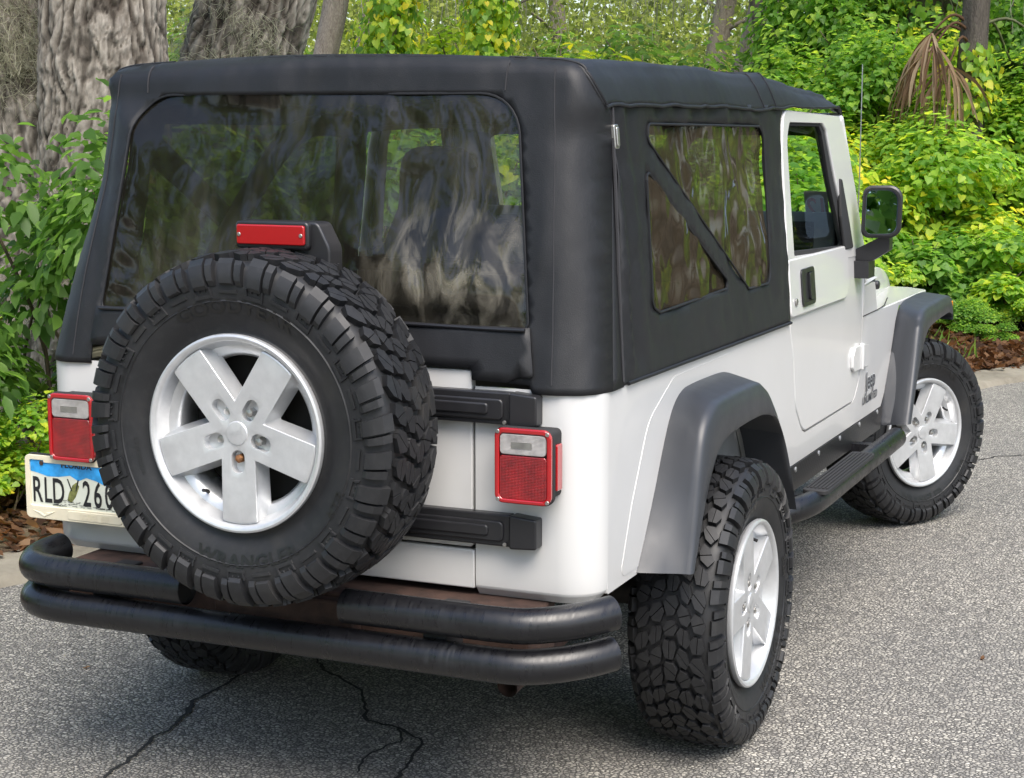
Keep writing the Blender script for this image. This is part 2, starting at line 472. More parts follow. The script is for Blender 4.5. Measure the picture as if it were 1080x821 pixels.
# cowl, hood, fenders, grille
b.box(-HW + .021, 2.70, .60, HW - .021, 2.74, 1.06)
def cowl(u, v):
    y = 2.70 + v * .23; x = (2 * u - 1) * (HW - .002)
    return (x, y, 1.067 + .03 * (1 - abs(2 * u - 1) ** 6) + .012 * v)
b.grid(cowl, 24, 5)
def hood(u, v):
    y = 2.90 + v * 1.30; w = .665 - .13 * v
    a = 2 * u - 1; s = abs(a)
    top = 1.105 - .055 * v ** 1.5 - .060 * max(0, (v - .62) / .38) ** 2 - .07 * max(0, (v - .90) / .10) ** 2
    x = w * min(1.0, s / .8) * (1 if a > 0 else -1) if s < .8 else (1 if a > 0 else -1) * (w + .028 * sin((s - .8) / .2 * pi / 2))
    z = top - .03 * min(1, s / .8) ** 2 if s < .8 else top - .03 - .15 * ((s - .8) / .2) ** 1.4
    return (x, y, z)
b.grid(hood, 41, 30)
b.box(-.54, 4.14, .60, .54, 4.18, .90)
for s in (1, -1):
    fp = rpoly([(s * .50, 2.92), (s * (HW - .004), 2.92), (s * (HW - .004), 3.92), (s * .66, 4.02), (s * .50, 4.02)], [0, 0, .05, .05, 0])
    b.prism(fp, lambda u, v, w: (u, v, .942 + w + .012 * (1 - (v - 2.92) / 1.1)), -.02, 0)
b.build('body', M['paint'], CAR, bevel=.004, segs=2, angle=32)
MB().tube([(HW + .0005, 2.69, .957), (HW + .0005, 2.93, .957), (HW - .006, 3.08, .958), (HW - .02, 3.2, .975)], .0022, 6).build('panel_seam', M['under'], CAR)

# ---------------- tailgate with lip, hinges
t = MB()
t.prism(rrect(-.4565, .684, .4565, 1.058, .008), fy(0.0), 0, .024)
t.prism(rrect(-.4565, 1.050, .4565, 1.098, .006), fy(-.004), 0, .026)
tg = t.build('tailgate', M['paint'], CAR, bevel=.004, segs=3)
for z0, z1 in ((.980, 1.058), (.698, .777)):
    h = MB(); zm = (z0 + z1) / 2
    h.prism(rpoly([(.565, z0), (.632, z0 + .004), (.632, z1 - .006), (.565, z1)], .006), fy(-.040), 0, .040)
    h.prism(rpoly([(.18, z0 + .002), (.5638, z0 + .002), (.5638, z1 - .002), (.18, z1 - .002)], .004), fy(-.028), 0, .028)
    h.prism(rrect(.20, zm - .026, .548, zm + .022, .012), fy(-.034), 0, .008)
    h.prism(rrect(.21, zm - .014, .512, zm + .012, .008), fy(-.0385), 0, .008)
    hg = h.build('hinge', M['black'], CAR, bevel=.004, segs=3)
    MB().disc((.553, -.034, zm - .030), (0, -1, 0), .005, .004, 10).build('hinge_bolt', M['steel'], hg)

# ---------------- tail lamps
for s in (1, -1):
    cx, zc, y0 = s * .615, .900, -.072
    h = MB()
    h.prism(rrect(cx - .0705, zc - .0875, cx + .0705, zc + .0875, .022, 7), fy(y0 + .004), 0, .016)
    h.prism(rrect(cx - .060, zc - .076, cx + .062, zc + .080, .012, 5), fy(y0 + .02), 0, .056)
    lamp = h.build('tail_lamp', M['matte'], CAR, bevel=.003)
    l = MB()
    l.ring(rrect(cx - .0685, zc - .0855, cx + .0685, zc + .0855, .021, 7), rrect(cx - .0575, zc - .0755, cx + .0575, zc + .0735, .012, 7), fy(y0 - .006), 0, .012)
    l.build('lens_border', M['red'], lamp, bevel=.003, segs=3)
    MB().prism(rrect(cx - .058, zc - .076, cx + .058, zc + .0235, .010), fy(y0 - .003), 0, .006).build('red_lens', M['red_dark'], lamp, bevel=.002)
    MB().prism(rrect(cx - .056, zc + .0255, cx + .056, zc + .072, .010), fy(y0 - .0045), 0, .006).build('reversing_lens', M['clear'], lamp, bevel=.002)
    MB().box(cx - .028, y0 - .0052, zc + .040, cx + .022, y0 - .0044, zc + .055).build('bulb_shade', M['steel'], lamp)
    MB().prism(rrect(y0 + .022, zc - .055, y0 + .052, zc + .050, .004), lambda u, v, w: (s * (.679) + w, u, v), 0, s * .009).build('side_marker', M['red'], lamp, bevel=.002)
    for dx in (-.060, .060):
        for dz in (-.077, .077):
            MB().disc((cx + dx, y0 - .006, zc + dz), (0, -1, 0), .0048, .002, 12).build('screw', M['steel'], lamp)

# ---------------- number plate
px0, px1, pz0, pz1, py = -.772, -.456, .656, .820, -.058
p = MB()
p.prism(rrect(px0 + .003, pz0 + .003, px1 - .003, pz1 + .004, .012), fy(py), .002, .010)
p.prism(rrect(-.70, .70, -.56, .80, .01), fy(py), .010, .06)
plate = p.build('number_plate', M['matte'], CAR, bevel=.002)
MB().prism(rrect(px0 + .010, pz0 + .02, px1 - .010, pz1 - .006, .006), fy(py), -.001, .002).build('plate_sheet', M['plate'], plate)
zt_ = pz1 - .010
band = [(px0 + .011, pz1 - .012), (px1 - .011, pz1 - .012), (px1 - .011, pz1 - .058), (-.47, pz1 - .060), (-.495, pz1 - .050), (-.52, pz1 - .066), (-.555, pz1 - .054),
        (-.585, pz1 - .048), (-.61, pz1 - .058), (-.635, pz1 - .046), (-.67, pz1 - .052), (-.705, pz1 - .053), (-.735, pz1 - .046), (px0 + .011, pz1 - .042)]
MB().prism(band, fy(py), -.0016, -.0008).build('plate_sky_band', M['plate_blue'], plate, smooth=False)
fr = MB()
N_ = 10
outer = rpoly([(px0, pz0), (px1, pz0), (px1, pz1), (px0, pz1)], .013, N_)
inner = rpoly([(px0 + .014, pz0 + .033), (px1 - .014, pz0 + .033), (px1 - .014, pz1 - .012), (px0 + .014, pz1 - .012)], .006, N_)
fr.ring(outer, inner, fy(py), -.006, .002)
fr.prism(rpoly([(-.715, pz1 - .013), (-.712, pz1 - .018), (-.52, pz1 - .018), (-.517, pz1 - .013), (-.517, pz1 - .008), (-.715, pz1 - .008)], 0), fy(py), -.0058, .001)
fr.prism(rrect(-.645, pz0 + .005, -.475, pz0 + .028, .010), fy(py), -.0072, 0)
V, F = text2d('DODGE  JEEP', .020, .78); fr.add([(x - .560, py - .0084, z + pz0 + .0095) for x, z in V], F)
wing = [(-.752, pz0 + .022), (-.728, pz0 + .017), (-.716, pz0 + .010), (-.708, pz0 + .017), (-.680, pz0 + .022), (-.700, pz0 + .012), (-.716, pz0 + .005), (-.732, pz0 + .012)]
fr.prism(wing, fy(py), -.0074, 0)
fr.build('plate_frame', M['cream'], plate, bevel=.0012)
ink = MB()
def plate_text(t, x, z, size, sx, bold=0):
    V, F = text2d(t, size, sx, bold); ink.add([(x + a, py - .0022, z + c) for a, c in V], F)
for ch, x in (('R', -.7385), ('L', -.7055), ('D', -.6725), ('2', -.585), ('6', -.5515), ('0', -.517)):
    plate_text(ch, x, pz0 + .044, .092, .58, .0012)
V, F = text2d('FLORIDA', .0185, 1.25, .0006); ink.add([(-.615 + a, py - .0022, pz1 - .0265 + c) for a, c in V], F)
for x0, s0 in ((-.645, 1), (-.612, -1)):
    ink.add([(x0, py - .0021, pz1 - .055), (x0 + .004, py - .0021, pz1 - .055), (x0 + .010 * s0 + .006, py - .0021, pz1 - .085), (x0 + .010 * s0 + .002, py - .0021, pz1 - .085)], [(0, 1, 2, 3)])
rr_ = random.Random(4)
for k in range(46):
    x = rr_.uniform(-.70, -.51); z = pz0 + .036 + rr_.random() * .006 + (.012 * rr_.random() if -.66 < x < -.60 else 0); l = rr_.uniform(.004, .014)
    ink.add([(x, py - .0020, z), (x + l, py - .0020, z + .0004), (x + l, py - .0020, z + .0016), (x, py - .0020, z + .0012)], [(0, 1, 2, 3)])
ink.build('plate_lettering', M['ink'], plate, smooth=False)
MB().prism([(-.646, pz1 - .110), (-.634, pz1 - .116), (-.620, pz1 - .100), (-.608, pz1 - .072), (-.616, pz1 - .062), (-.628, pz1 - .070), (-.640, pz1 - .092)], fy(py), -.0019, -.0011).build('plate_emblem', M['olive'], plate)
MB().disc((-.722, py - .002, pz1 - .020), (0, -1, 0), .006, .003, 10).build('plate_screw', M['rust'], plate)

# ---------------- wheels
def tyre_mesh():
    half = [(0.0, .3885), (.042, .3878), (.078, .385), (.098, .379), (.111, .368), (.118, .352), (.1225, .332), (.1235, .312), (.121, .285), (.113, .258), (.104, .238), (.099, .226), (.098, .215), (.102, .209)]
    C = -.110                                                # tyre mid-plane in wheel coordinates
    half = [(x, .209 + (r - .209) * .160 / .1795) for x, r in half]
    half = [(x * .94, r) for x, r in half]
    full = [(C - x, r) for x, r in half[::-1]] + [(C + x, r) for x, r in half[1:]]
    P = catmull([Vector((x, r, 0)) for x, r in full], 90)
    m = MB(); m.lathe([(p.x, p.y) for p in P], 120)
    # arc-length map of the outer half profile: s -> (x, r, normal)
    Q = catmull([Vector((x, r, 0)) for x, r in half], 200)
    S = [0.0]
    for a, c in zip(Q, Q[1:]): S.append(S[-1] + (c - a).length)
    S = np.array(S); QX = np.array([q.x for q in Q]); QR = np.array([q.y for q in Q])
    def prof(s):
        sg = 1 if s >= 0 else -1; a = abs(s)
        x = np.interp(a, S, QX); r = np.interp(a, S, QR)
        x2 = np.interp(a + .002, S, QX); r2 = np.interp(a + .002, S, QR); x1 = np.interp(a - .002, S, QX) if a > .002 else -x2; r1 = np.interp(max(a - .002, 0), S, QR) if a > .002 else r2
        tx, tr = x2 - x1, r2 - r1; L = hypot(tx, tr) or 1
        return C + sg * x, r, sg * (-tr / L), tx / L
    def at(th, s, h):
        x, r, nx, nr = prof(s); x += nx * h; r += nr * h
        return (x, r * sin(th), r * cos(th))
    rnd = random.Random(11)
    R0 = .40
    # centre blocks: jittered honeycomb, each cell shrunk to leave the grooves
    NU = 42; rows = [-.070, -.035, 0.0, .035, .070]; ph = .035
    pu = 2 * pi / NU
    jit = {}
    def node(i, j, k):
        """shared corner k of the lattice"""
        key = (i % NU, j, k)
        if key not in jit: jit[key] = (rnd.uniform(-.20, .20) * pu, rnd.uniform(-.0065, .0065))
        return jit[key]
    for j, s0 in enumerate(rows):
        for i in range(NU):
            u0 = (i + (.5 if j % 2 else 0)) * pu
            cor = []
            # corners named by half-column index (2i or 2i+1) on the boundary rows j and j+1, top/bottom zigzag
            base = 2 * i + (1 if j % 2 else 0)
            for hc, bj, up in ((base - 1, j, 1), (base, j, 0), (base + 1, j, 1), (base + 1, j + 1, 0), (base, j + 1, 1), (base - 1, j + 1, 0)):
                key = (hc % (2 * NU), bj)
                if key not in jit: jit[key] = (rnd.uniform(-.12, .12) * pu, rnd.uniform(-.0035, .0035))
                du, ds = jit[key]
                sb = rows[0] - ph / 2 + bj * ph
                zz = .0055 * (1 if (hc + bj) % 2 else -1)
                cor.append((hc * pu / 2 + du, sb + zz + ds))
            cu = sum(c[0] for c in cor) / 6; cs = sum(c[1] for c in cor) / 6
            H = .0145 + rnd.uniform(-.001, .001)
            # slant the blocks towards the shoulders, cut each by a sipe
            def sk(u, s): return (u + (.8, .8, .0, -.8, -.8)[j] * (s - s0) / R0 + (.35 * abs(s) / R0), s)
            top = [(cu + (u - cu) * .84, cs + (s - cs) * .84) for u, s in cor]
            kk = (i * 7 + j * 3) % 3
            mid = lambda a, c: ((a[0] + c[0]) / 2, (a[1] + c[1]) / 2)
            e1, e2 = mid(top[kk], top[kk + 1]), mid(top[(kk + 3) % 6], top[(kk + 4) % 6])
            for half_ in ([e1] + [top[(kk + 1 + q) % 6] for q in range(3)] + [e2], [e2] + [top[(kk + 4 + q) % 6] for q in range(3)] + [e1]):
                hu = sum(c[0] for c in half_) / 5; hs = sum(c[1] for c in half_) / 5
                tp = [sk(hu + (u - hu) * .90, hs + (s - hs) * .90) for u, s in half_]
                bt = [sk(hu + (u - hu) * .97, hs + (s - hs) * .97) for u, s in half_]
                h2 = H + rnd.uniform(-.0008, .0008)
                m.add([at(u, s, h2) for u, s in tp] + [at(u, s, -.002) for u, s in bt], [list(range(5))] + [(k, 5 + k, 5 + (k + 1) % 5, (k + 1) % 5) for k in range(5)])
    def lug(u0, u1, ss, hs, skew=0, g=.0):
        """block over a run of arc positions ss with heights hs, between angles u0 and u1"""
        n = len(ss); v = []
        for s, h in zip(ss, hs):
            k = skew * (abs(s) - abs(ss[0]))
            v += [at(u0 + k, s, -.001), at(u0 + k + .004, s, h), at(u1 + k - .004, s, h), at(u1 + k, s, -.001)]
        F = []
        for i in range(n - 1):
            o = i * 4
            F += [(o, o + 1, o + 5, o + 4), (o + 1, o + 2, o + 6, o + 5), (o + 2, o + 3, o + 7, o + 6)]
        F += [(0, 3, 2, 1), ((n - 1) * 4, (n - 1) * 4 + 1, (n - 1) * 4 + 2, (n - 1) * 4 + 3)]
        m.add(v, F)
    NL = 30; pl = 2 * pi / NL
    for sg in (1, -1):
        for i in range(NL):
            u = (i + (.5 if sg < 0 else 0)) * pl
            w = pl * .40
            st = .092 if i % 2 else .098
            long_ = i % 2
            ss = [st, .108, .122, .134, .146, .153 if long_ else .143]
            ss = sorted(ss)
            hs = [.015, .015, .0145, .013, .011, .005]
            lug(u - w * .98, u + w * .25, [sg * q for q in ss], hs, .5)
            lug(u + w * .38, u + w * 1.02, [sg * q for q in (st + .004, .110, .126, .138, .148)], [.014, .014, .013, .010, .003], .5)
            # sidewall biter ridges: nested U shapes
            if long_:
                e = .172
                for a0, a1 in ((-.95, -.72), (.55, .78)):
                    lug(u + w * a0, u + w * a1, [sg * q for q in (.150, .160, e)], [.005, .004, .003], .5)
                lug(u - w * .95, u + w * .78, [sg * q for q in (e - .008, e - .004, e)], [.0034, .0034, .003], .5)
                for a0, a1 in ((-.45, -.28), (.12, .28)):
                    lug(u + w * a0, u + w * a1, [sg * q for q in (.150, .156, e - .014)], [.0045, .004, .003], .5)
            else:
                e = .163
                lug(u - w * .95, u + w * .80, [sg * q for q in (e - .007, e - .003, e)], [.0034, .0034, .003], .5)
    # circumferential bead ridge
    for s, h in ((.180, .0022), (.262, .002)):
        pr = [(prof(s - .0025)[0], prof(s - .0025)[1]), (prof(s)[0] + prof(s)[2] * h, prof(s)[1] + prof(s)[3] * h), (prof(s + .0025)[0], prof(s + .0025)[1])]
        m.lathe(pr, 120)
    # moulded lettering on the outer sidewall
    def arc(txt, mid, rad, size, sx, flip, bold=.0):
        V, F = text2d(txt, size, sx, bold, 1.06)
        def mp(x, y):
            if flip: rr = rad + size * .36 - y; th = mid + x / rad
            else: rr = rad - size * .36 + y; th = mid - x / rad
            k = np.interp(rr, QR[::-1], QX[::-1])
            return (C + k + .0016, rr * cos(th), rr * sin(th))
        m.add([mp(x, y) for x, y in V], F, 1)
    return m, arc
tm, arc = tyre_mesh()
#   local wheel frame: axle along x, outer face towards +x; on the spare local y = world x
arc('GOODYEAR', radians(88), .272, .040, 1.28, False, .0012)
arc('WRANGLER', radians(-84), .272, .037, 1.22, True, .0012)
arc('MT/R', radians(-28), .275, .028, .95, True, .0005)
arc('LT245/75R16', radians(-165), .252, .014, 1.0, True)
arc('LOAD RANGE D', radians(160), .292, .012, 1.0, False)

def rim_meshes():
    m = MB()
    prof = [(-.225, .216), (-.222, .205), (-.205, .196), (-.16, .190), (-.075, .168), (-.050, .170), (-.040, .178), (-.034, .194), (-.012, .2035), (-.004, .206), (0, .2085), (.0035, .2125), (.0045, .2175), (.002, .222), (-.004, .2235), (-.010, .2225), (-.012, .218), (-.03, .212), (-.20, .212), (-.22, .218)]
    m.lathe(prof, 96, closed=True)
    barrel = m
    # five-spoke face as one star plate
    star = []
    w = .045
    for k in range(5):
        a = 2 * pi * k / 5
        am = a - pi / 5
        star.append((.074 * cos(am), .074 * sin(am)))
        for tau in (-w, -w * .55, 0, w * .55, w):
            rho = sqrt(.2045 ** 2 - tau ** 2)
            star.append((rho * cos(a) - tau * sin(a), rho * sin(a) + tau * cos(a)))
    f = MB()
    n = len(star)
    def xo(u, v):
        r = hypot(u, v); return -.004 - .010 * (1 - min(1, r / .2)) ** 1.0
    # top as fan of quads subdivided radially for the dished face
    rings = [.0, .25, .5, .75, 1.0]
    V = []; F = []
    for q in rings:
        V += [(xo(u * q, v * q), u * q, v * q) for u, v in star]
    for r in range(1, len(rings) - 1):
        F += [(r * n + i, r * n + (i + 1) % n, (r + 1) * n + (i + 1) % n, (r + 1) * n + i) for i in range(n)]
    F += [list(range(n, 2 * n))]
    o = len(V)
    V += [(xo(u, v) - .012, u + (0 if i % 6 else u * .0), v) for i, (u, v) in enumerate(star)]
    F += [(4 * n + i, 4 * n + (i + 1) % n, o + (i + 1) % n, o + i) for i in range(n)]
    o2 = len(V)
    star2 = []
    for k in range(5):
        a = 2 * pi * k / 5; am = a - pi / 5; star2.append((.100 * cos(am), .100 * sin(am)))
        for tau in (-.060, -.033, 0, .033, .060):
            rho = sqrt(.203 ** 2 - tau ** 2); star2.append((rho * cos(a) - tau * sin(a), rho * sin(a) + tau * cos(a)))
    V += [(-.050, u, v) for u, v in star2]
    F += [(o + i, o + (i + 1) % n, o2 + (i + 1) % n, o2 + i) for i in range(n)]
    F += [[o2 + i for i in range(n)][::-1]]
    V2 = [V[i] for i in range(n, len(V))]; F2 = [[i - n for i in g] for g in F]
    f.add(V2, F2)
    ob = f.build('spoke_plate', M['rim'], None, bevel=.0055, segs=3, angle=40)
    # pockets for the wheel nuts
    cut = MB()
    for k in range(5):
        a = 2 * pi * k / 5 
        pts = rpoly([(.038, -.0170), (.090, -.0170), (.090, .0170), (.038, .0170)], .0165, 6)
        cut.prism(pts, lambda u, v, w: (-.030 + w, u * cos(a) - v * sin(a), u * sin(a) + v * cos(a)), 0, .06)
    co = cut.build('cutter', M['rim'], None, smooth=False)
    bo = ob.modifiers.new('bool', 'BOOLEAN'); bo.operation = 'DIFFERENCE'; bo.object = co; bo.solver = 'EXACT'
    bv = ob.modifiers.new('bev2', 'BEVEL'); bv.width = .002; bv.segments = 2; bv.limit_method = 'ANGLE'; bv.angle_limit = radians(50)
    dg = bpy.context.evaluated_depsgraph_get()
    me = bpy.data.meshes.new_from_object(ob.evaluated_get(dg))
    V = [tuple(v.co) for v in me.vertices]; F = [list(p.vertices) for p in me.polygons]
    bpy.data.objects.remove(ob); bpy.data.objects.remove(co)
    barrel.add(V, F)
    return barrel
rimb = rim_meshes()

def make_wheel(nuts):
    hub = MB()
    hub.lathe([(-.21, .0001), (-.21, .17), (-.12, .175), (-.112, .165), (-.112, .07), (-.055, .068), (-.05, .0001)], 40)
    w = hub.build('wheel', M['under'], CAR)
    ty = tm.build('tyre', [M['rubber'], M['letter']], w, angle=20)
    rim = rimb.build('rim', M['rim'], w, angle=38)
    cap = MB(); cap.lathe([(-.03, .0275), (-.0125, .0275), (-.0098, .0255), (-.0088, .018), (-.0084, .0001)], 32)
    V, F = text2d('Jeep', .020, 1.0, .0004); cap.add([(-.0078, x, y - .006) for x, y in V], F)
    cap.build('centre_cap', M['rim'], w)
    for k in range(5):
        a = 2 * pi * k / 5
        r = .0575
        if nuts[k]:
            MB().disc((-.032, r * cos(a), r * sin(a)), (1, 0, 0), .0105, .020, 6, dome=.003).build('wheel_nut', M['steel'] if nuts[k] == 1 else M['rustlug'], w, angle=25)
        else:
            MB().disc((-.0305, r * cos(a), r * sin(a)), (1, 0, 0), .0085, .002, 12).build('stud_hole', M['steel'], w)
    a = radians(36)
    MB().tube([(-.055, .183 * cos(a), .183 * sin(a)), (-.030, .170 * cos(a), .170 * sin(a)), (-.012, .164 * cos(a), .164 * sin(a))], [.0045, .004, .0045], 8).build('valve', M['matte'], w)
    return w
def place(w, loc, rz, roll):
    w.location = loc
    w.rotation_mode = 'XYZ'
    w.matrix_basis = Matrix.Translation(loc) @ Matrix.Rotation(rz, 4, 'Z') @ Matrix.Rotation(roll, 4, 'X')
proto = make_wheel([1, 1, 1, 1, 1])
# local y -> forward on the right side; spoke 0 points along local +y
place(proto, (.912, YA, .3995), 0, radians(36))
def another(loc, rz, roll):
    w = copy_tree(proto, CAR); place(w, loc, rz, roll); return w
another((.841, 3.524, .3995), radians(-30), radians(-8))
another((-.815, YA, .3995), pi, radians(10))
another((-.80, 3.43, .3995), pi - radians(30), radians(20))
spare = make_wheel([0, 2, 1, 1, 0])
spare.name = 'spare_wheel'
# spokes of the spare: rolled so that one points straight down; the lettering must stay upright, so it is the star that is turned
place(spare, (.039, -.348, .977), radians(-90), 0)
for ch in spare.children:
    if not ch.name.startswith('tyre'): ch.rotation_euler = (radians(-90 + 2 - 72), 0, 0)
    else: ch.scale = (1.06, 1.05, 1.05)
# carrier behind the spare
c = MB(); c.box(-.10, -.20, .80, .18, -.03, 1.12); c.box(-.13, -.035, .76, .21, -.002, 1.16)
c.build('spare_carrier', M['matte'], CAR, bevel=.01)

# ---------------- high stop lamp on its stalk behind the spare
s = MB()
s.prism(rrect(-.040, 1.375, .150, 1.438, .012), fy(-.20), 0, .055)
arm = rpoly([(.08, 1.36), (.13, 1.36), (.150, 1.33), (.150, 1.15), (.195, 1.15), (.195, 1.38), (.165, 1.437), (.10, 1.437)], [.01, .02, .02, 0, 0, .045, .02, .01])
s.prism(arm, fy(-.185), 0, .06)
stop = s.build('stop_lamp', M['black'], CAR, bevel=.005, segs=3)
MB().prism(rrect(-.034, 1.385, .142, 1.430, .006), fy(-.20), -.006, .004).build('stop_lens', M['red'], stop, bevel=.003, segs=3)
for x in (-.026, .134):
    MB().disc((x, -.206, 1.4075), (0, -1, 0), .0045, .002, 12).build('screw', M['steel'], stop)

# ---------------- double-tube rear bumper
def bump_path(x0, x1, z, bendl, bendr):
    P = []
    xs = np.linspace(x0, x1, 40)
    return P
def tube_curve(xa, xb, z, la, lb):
    """straight run xa..xb at y=-.21, with a forward sweep at either end when la / lb"""
    P = []
    if la: P += [(xa - .142, -.02, z + .004), (xa - .145, -.075, z + .002), (xa - .132, -.13, z), (xa - .098, -.178, z), (xa - .05, -.202, z)]
    P += [(xa + (xb - xa) * k / 12, -.21, z) for k in range(13)]
    if lb: P += [(xb + .07, -.200, z), (xb + .135, -.168, z + .004), (xb + .19, -.120, z + .009), (xb + .228, -.070, z + .014)]
    return [tuple(p) for p in catmull(P, len(P) * 5)]
bp = MB().tube(tube_curve(-.56, .60, .482, 1, 1), .0395, 28)
bumper = bp.build('rear_bumper', M['tube'], CAR, angle=60)
def open_tube(path, m):
    m.tube(path, .0395, 28, cap=False)
    m.tube(path, .035, 28, 1, cap=False)
u1 = MB(); open_tube(tube_curve(-.56, -.19, .568, 1, 0), u1); u1.tube([(-.20, -.21, .568), (-.21, -.21, .568)], .036, 24, 1)
u1.build('upper_tube', [M['tube'], M['matte']], bumper, angle=60)
u2 = MB(); open_tube(tube_curve(.235, .60, .574, 0, 1), u2); u2.tube([(.245, -.21, .574), (.255, -.21, .574)], .036, 24, 1)
u2.build('upper_tube', [M['tube'], M['matte']], bumper, angle=60)
for x in (-.45, .45):
    br = MB(); br.box(x - .03, -.19, .47, x + .03, -.06, .575); br.build('bumper_bracket', M['matte'], bumper, bevel=.004)
cm = MB(); cm.box(-.62, -.105, .450, .64, .06, .568); cm.box(-.16, -.145, .46, .22, -.106, .560)
cm.build('rear_crossmember', M['rust'], CAR, bevel=.006)

# ---------------- fender flares
def flare(sgn, body, outer, inner):
    n = 60
    B, O, I = catmull([Vector((*q, 0)) for q in body], n), catmull([Vector((*q, 0)) for q in outer], n), catmull([Vector((*q, 0)) for q in inner], n)
    m = MB(); rows = []
    for k in range(n):
        b_, o_, i_ = B[k], O[k], I[k]
        sec = [(HW - .003, b_.x, b_.y), (HW + .012, *(b_.lerp(o_, .06)[:2])), (HW + .055, *(b_.lerp(o_, .55)[:2])), (.842, *(b_.lerp(o_, .93)[:2])), (.858, *(o_.lerp(i_, .03)[:2])),
               (.868, *(o_.lerp(i_, .14)[:2])), (.873, *(o_.lerp(i_, .45)[:2])), (.876, *(o_.lerp(i_, .92)[:2])), (.872, *i_[:2]), (.860, *(i_.lerp(o_, .06)[:2])), (.80, *(i_.lerp(b_, .10)[:2])), (HW - .006, *(i_.lerp(b_, .2)[:2]))]
        rows.append([(sgn * x, y, z) for x, y, z in sec])
    L = len(rows[0])
    V = [p for r in rows for p in r]
    F = [(k * L + j, k * L + j + 1, (k + 1) * L + j + 1, (k + 1) * L + j) for k in range(n - 1) for j in range(L - 1)]
    F += [list(range(L)), [(n - 1) * L + j for j in range(L)]]
    m.add(V, F)
    return m.build('fender_flare', M['flare'], CAR, angle=50)
fr_b = [(.284, .587), (.345, .67), (.41, .765), (.470, .862), (.530, .940), (.60, .980), (.70, .990), (.95, .985), (1.02, .965), (1.09, .900), (1.15, .81), (1.22, .70), (1.32, .53)]
fr_o = [(.352, .577), (.375, .64), (.405, .735), (.437, .835), (.475, .912), (.545, .958), (.65, .968), (.92, .966), (1.0, .950), (1.08, .893), (1.15, .81), (1.23, .70), (1.345, .535)]
fr_i = [(.368, .577), (.400, .64), (.440, .712), (.490, .780), (.545, .832), (.610, .862), (.70, .873), (.88, .876), (.99, .870), (1.09, .845), (1.165, .79), (1.24, .70), (1.338, .535)]
for s in (1, -1): flare(s, fr_b, fr_o, fr_i)
ff_b = [(3.05, .500), (3.12, .61), (3.19, .73), (3.26, .845), (3.32, .910), (3.42, .940), (3.60, .945), (3.75, .944), (3.86, .938), (3.91, .922), (3.925, .88), (3.93, .835)]
ff_o = [(3.013, .516), (3.07, .62), (3.125, .725), (3.18, .835), (3.235, .905), (3.33, .928), (3.55, .932), (3.74, .934), (3.85, .930), (3.885, .912), (3.893, .87), (3.893, .825)]
ff_i = [(3.040, .516), (3.10, .62), (3.165, .715), (3.235, .785), (3.310, .830), (3.39, .850), (3.55, .860), (3.70, .864), (3.79, .864), (3.845, .855), (3.872, .842), (3.880, .825)]
for s in (1, -1):
    f_ = flare(s, ff_b, ff_o, ff_i)
    MB().prism(rrect(3.84, .880, 3.880, .905, .006), lambda u, v, w: (s * (.842 + w), u + .006, v), 0, .03).build('marker_lamp', M['amber'], f_, bevel=.004)

# ---------------- rocker guards, side steps
for s in (1, -1):
    g = MB(); g.prism(rpoly([(1.34, .585), (3.06, .574), (3.03, .492), (1.36, .503)], .006), lambda u, v, w: (s * (HW - .006 + w), u, v), 0, .010)
    gd = g.build('rocker_guard', M['diamond'], CAR)
    for k in range(6):
        MB().disc((s * (HW + .004), 1.46 + k * .30, .567), (s, 0, 0), .009, .004, 10).build('guard_bolt', M['white_screw'], gd)
    st = MB()
    path = [(s * .58, 1.36, .455), (s * .70, 1.39, .472), (s * .79, 1.44, .490), (s * .850, 1.53, .502), (s * .868, 1.66, .506), (s * .868, 2.0, .505), (s * .868, 2.60, .503), (s * .868, 2.80, .503)]
    st.tube([tuple(p) for p in catmull(path, 48)], .0375, 24)
    for y in (1.62, 2.55): st.box(s * .45, y, .48, s * .85, y + .05, .515)
    sb = st.build('side_step', M['tube'], CAR, angle=60)
    td = MB()
    td.prism(rpoly([(s * .828, 1.58), (s * .908, 1.58), (s * .908, 2.26), (s * .828, 2.26)], .02), fz(.530), 0, .014)
    for k in range(6): td.box(s * (.835 + k * .0122), 1.61, .544, s * (.8415 + k * .0122), 2.23, .5485)
    td.build('step_tread', M['matte'], sb, bevel=.003)
